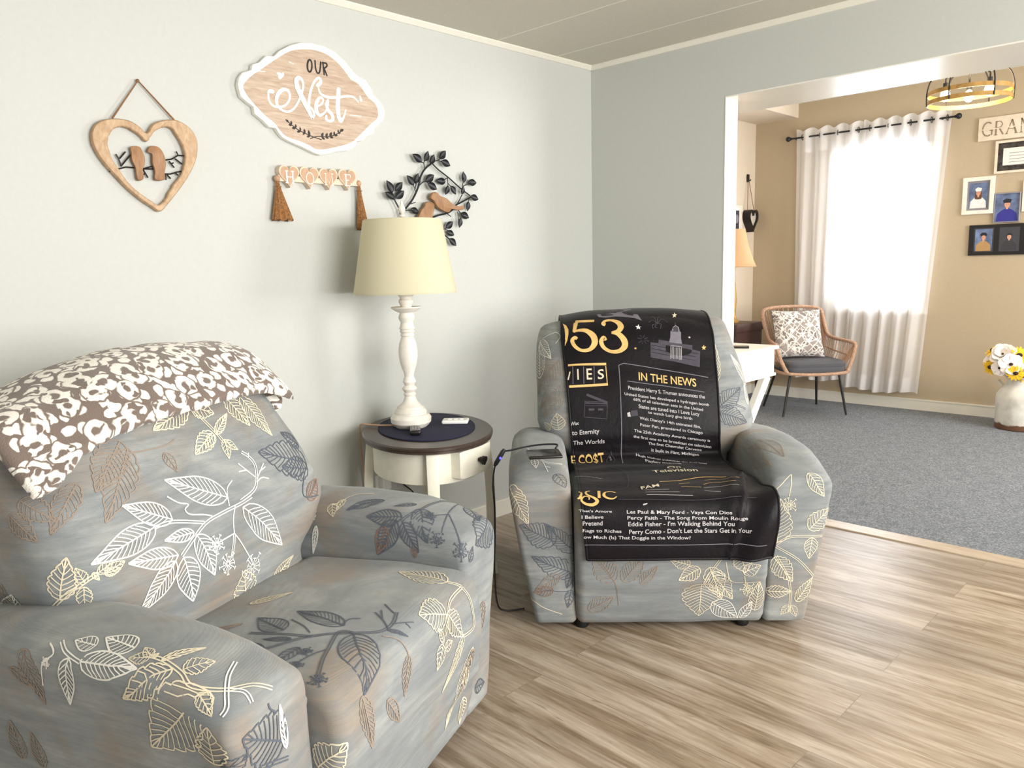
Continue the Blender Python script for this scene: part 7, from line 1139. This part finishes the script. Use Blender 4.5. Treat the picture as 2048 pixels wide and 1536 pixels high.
# rebuild as two domed faces sharing a seam
V = []; F = []; n = 18
for sd in (-1, 1):
    for i in range(n+1):
        for j in range(n+1):
            u_, v_ = -1+2*i/n, -1+2*j/n; e = (1-u_**4)*(1-v_**4); pin_u = u_*(1-.06*(1-v_**2)); pin_v = v_*(1-.06*(1-u_**2))
            V.append((tilt@Vector((pin_u*hw, sd*(.002+.068*e**.6), pin_v*hw)))+Vector((0, .02, hw*.95)))
for sd in range(2):
    o_ = sd*(n+1)**2
    for i in range(n):
        for j in range(n):
            f = (o_+i*(n+1)+j, o_+(i+1)*(n+1)+j, o_+(i+1)*(n+1)+j+1, o_+i*(n+1)+j+1); F.append(f if sd == 0 else f[::-1])
ed = [i*(n+1) for i in range(n+1)]+[n*(n+1)+j for j in range(1, n+1)]+[i*(n+1)+n for i in range(n-1, -1, -1)]+[j for j in range(n-1, 0, -1)]
for a, b in zip(ed, ed[1:]+ed[:1]): F.append((a, a+(n+1)**2, b+(n+1)**2, b))
mesh('pillow_cover', V, F, 'damask', cu)
g = G(); g.tube([V[i].lerp(V[i+(n+1)**2], .5) for i in ed], .003, 6, closed=True); g.obj('piping', 'seat_gray', cu)

# ------------------------------------------------------------------ milk can with flowers
mc = thing('milk_can', 'white enamel milk can with rusty base standing on the carpet by the window wall', 'milk can', (1.495, 3.10, 0.004))
G().lathe([(.155, 0), (.163, .004), (.165, .02), (.162, .035), (.165, .05), (.166, .22), (.162, .25), (.14, .285), (.112, .315), (.104, .335), (.104, .365), (.116, .378), (.119, .385), (.112, .386), (.098, .370), (.098, .33)], 40).obj('can_body', 'milk_can', mc)
for sd in (-1, 1):
    c_ = Vector((sd*.13, 0, .32)); G().tube([c_+Vector((0, -.03, -.015)), c_+Vector((sd*.03, -.03, .02)), c_+Vector((sd*.03, .03, .02)), c_+Vector((0, .03, -.015))], .006, 8).obj('handle', 'milk_can', mc)
def flower(kind, label, loc, dirv, r, seed):
    random.seed(seed); d = Vector(dirv).normalized(); a = d.orthogonal().normalized(); b = d.cross(a); c = Vector(loc)
    base = Vector((1.495+random.uniform(-.03, .03), 3.10+random.uniform(-.03, .03), .34))
    fl = thing({'y': 'sunflower', 'w': 'white_anemone', 'p': 'white_peony'}[kind], label, 'flower', base, 0, {'y': 'sunflowers in the milk can', 'w': 'white anemones in the milk can', 'p': None}[kind]); c = c-base
    g = G(); npet = {'y': 15, 'w': 6, 'p': 26}[kind]; pm = {'y': 'petal_yellow', 'w': 'petal_white', 'p': 'petal_white'}[kind]
    for i in range(npet):
        th = 2*PI*i/npet*(1 if kind != 'p' else 2.6)+random.uniform(-.1, .1); lay = (i/npet) if kind == 'p' else 0; rr = r*(1-.55*lay)*random.uniform(.92, 1.05); up = .10+.9*lay+random.uniform(-.05, .1)
        u_ = (a*math.cos(th)+b*math.sin(th)); s_ = d.cross(u_); wd_ = {'y': .17, 'w': .55, 'p': .5}[kind]*rr; V = []; F = []
        for k_ in range(6):
            q = k_/5; cc = c+u_*rr*(.12+.88*q)*(1-.35*lay)+d*(rr*up*(q**.7)-(.15*rr*q*q if kind != 'p' else -.0)); h = wd_*math.sin(PI*(.12+.80*q))
            V += [cc-s_*h+d*.12*h, cc, cc+s_*h+d*.12*h]
        for k_ in range(5): o_ = 3*k_; F += [(o_, o_+1, o_+4, o_+3), (o_+1, o_+2, o_+5, o_+4)]
        g.add(V, F)
    g.obj('petals', pm, fl)
    if kind != 'p' or True:
        G().ball(c+d*.008, r*(.30 if kind == 'y' else .17 if kind == 'w' else .07), 10, sc=(1, 1, .8)).obj('flower_center', 'flower_dark', fl)
    G().tube(smooth_path([c, c*.5+Vector((c.x*.1, c.y*.1, .02)), Vector((0, 0, 0))], 4), .004, 6).obj('stem', 'leaf_green', fl)
# direction toward the room is about (.45,-.85,.3)
FW = Vector((.30, -.80, .35))
FL = [('y', 'yellow sunflower at the upper left of the milk can bouquet', (1.365, 3.06, .565), (-.3, -.4, .6), .055, 1),
      ('p', 'large white peony at the top centre of the milk can bouquet', (1.425, 3.03, .545), (.0, -.75, .5), .088, 2),
      ('y', 'yellow sunflower on the right side of the bouquet near the photo edge', (1.515, 3.02, .545), (.3, -.8, .4), .058, 3),
      ('w', 'small white anemone at the left edge of the bouquet', (1.352, 3.03, .485), (-.35, -.7, .2), .046, 4),
      ('y', 'yellow sunflower low on the left of the bouquet', (1.368, 3.00, .452), (-.3, -.9, .0), .052, 5),
      ('w', 'wide white anemone with dark centre in the middle of the bouquet', (1.485, 2.96, .485), (.2, -.9, .25), .070, 6),
      ('w', 'white anemone drooping at the lower left of the bouquet', (1.425, 2.97, .452), (-.1, -.9, .1), .055, 7),
      ('y', 'yellow sunflower lowest at the front of the bouquet', (1.515, 2.95, .425), (.25, -.95, .05), .050, 8),
      ('y', 'yellow sunflower drooping over the right rim of the can', (1.56, 3.0, .40), (.5, -.8, -.1), .045, 9)]
for f in FL: flower(f[0], f[1], (1.495+(f[2][0]-1.495)*1.15-.045, f[2][1], f[2][2]), f[3], f[4]*1.14, f[5])
g = G(); random.seed(12)
for i in range(34):
    th = random.uniform(0, 2*PI); r = random.uniform(.03, .12); c_ = Vector((r*math.cos(th), r*math.sin(th)-.01, random.uniform(.36, .47))); u_ = Vector((math.cos(th+random.uniform(-.6, .6)), math.sin(th), random.uniform(-.3, .5))).normalized(); s_ = u_.cross(Vector((0, 0, 1))).normalized(); L_ = random.uniform(.04, .075)
    V = []; F = []
    for k_ in range(5):
        q = k_/4; cc = c_+u_*L_*q+Vector((0, 0, -.015*q*q)); h = L_*.25*math.sin(PI*(.05+.93*q)); V += [cc-s_*h, cc+Vector((0, 0, -.002)), cc+s_*h]
    for k_ in range(4): o_ = 3*k_; F += [(o_, o_+1, o_+4, o_+3), (o_+1, o_+2, o_+5, o_+4)]
    g.add(V, F)
o = g.obj('bouquet_greenery', 'leaf_green', None); o.location = (1.495, 3.10, .004); tag(o, 'dark green leaves filling the bouquet just above the milk can rim', 'foliage', None, 'stuff')

# ------------------------------------------------------------------ cage ceiling light
pl = thing('ceiling_light', 'round gold cage ceiling light with three glowing bulbs in the dining room', 'ceiling light', (1.385, 1.75, 2.135))
RC = .217
def ringg(g, r, z, h, t_=.004):
    n = 56; L = []
    for rr, zz in ((r, z), (r, z+h), (r-t_, z+h), (r-t_, z), (r, z)): L.append([(rr*math.cos(2*PI*i/n), rr*math.sin(2*PI*i/n), zz) for i in range(n)])
    return g.loft(L, cap=False)
for z in (.0, .050): ringg(G(), RC, z, .024).obj('cage_ring', 'gold_wood', pl, True, 40)
for i in range(6):
    a = 2*PI*i/6+.3; u_ = Vector((math.cos(a), math.sin(a), 0)); G().tube(smooth_path([u_*RC+Vector((0, 0, .0)), u_*RC+Vector((0, 0, .09)), u_*(RC*.85)+Vector((0, 0, .17)), u_*(RC*.4)+Vector((0, 0, .23)), Vector((0, 0, .25))], 4), .0042, 6).obj('cage_rib', 'black_metal', pl)
G().lathe([(.03, .235), (.035, .25), (.012, .27), (.008, .50), (.075, .505), (.08, .518), (.075, .52)], 24).obj('canopy_stem', 'black_metal', pl)
for i, (dx, dy) in enumerate(((-.12, -.03), (-.03, .10), (.10, .0))):
    arm = G().tube([(0, 0, .22), (dx*.6, dy*.6, .19), (dx, dy, .15), (dx, dy, .12)], .005, 6).tube([(dx, dy, .125), (dx, dy, .09)], .014, 10); arm.obj('bulb_socket', 'black_metal', pl)
    G().ball((dx, dy, .055), .026, 14, sc=(1, 1, 1.3)).obj('light_bulb', 'bulb_glow', pl)
ll = bpy.data.lights.new('ceiling_light_glow', 'POINT'); ll.energy = 7; ll.color = (1.0, .72, .42); ll.shadow_soft_size = .08
lo_ = bpy.data.objects.new('ceiling_light_glow', ll); COL.objects.link(lo_); lo_.location = (1.40, 1.75, 2.16)
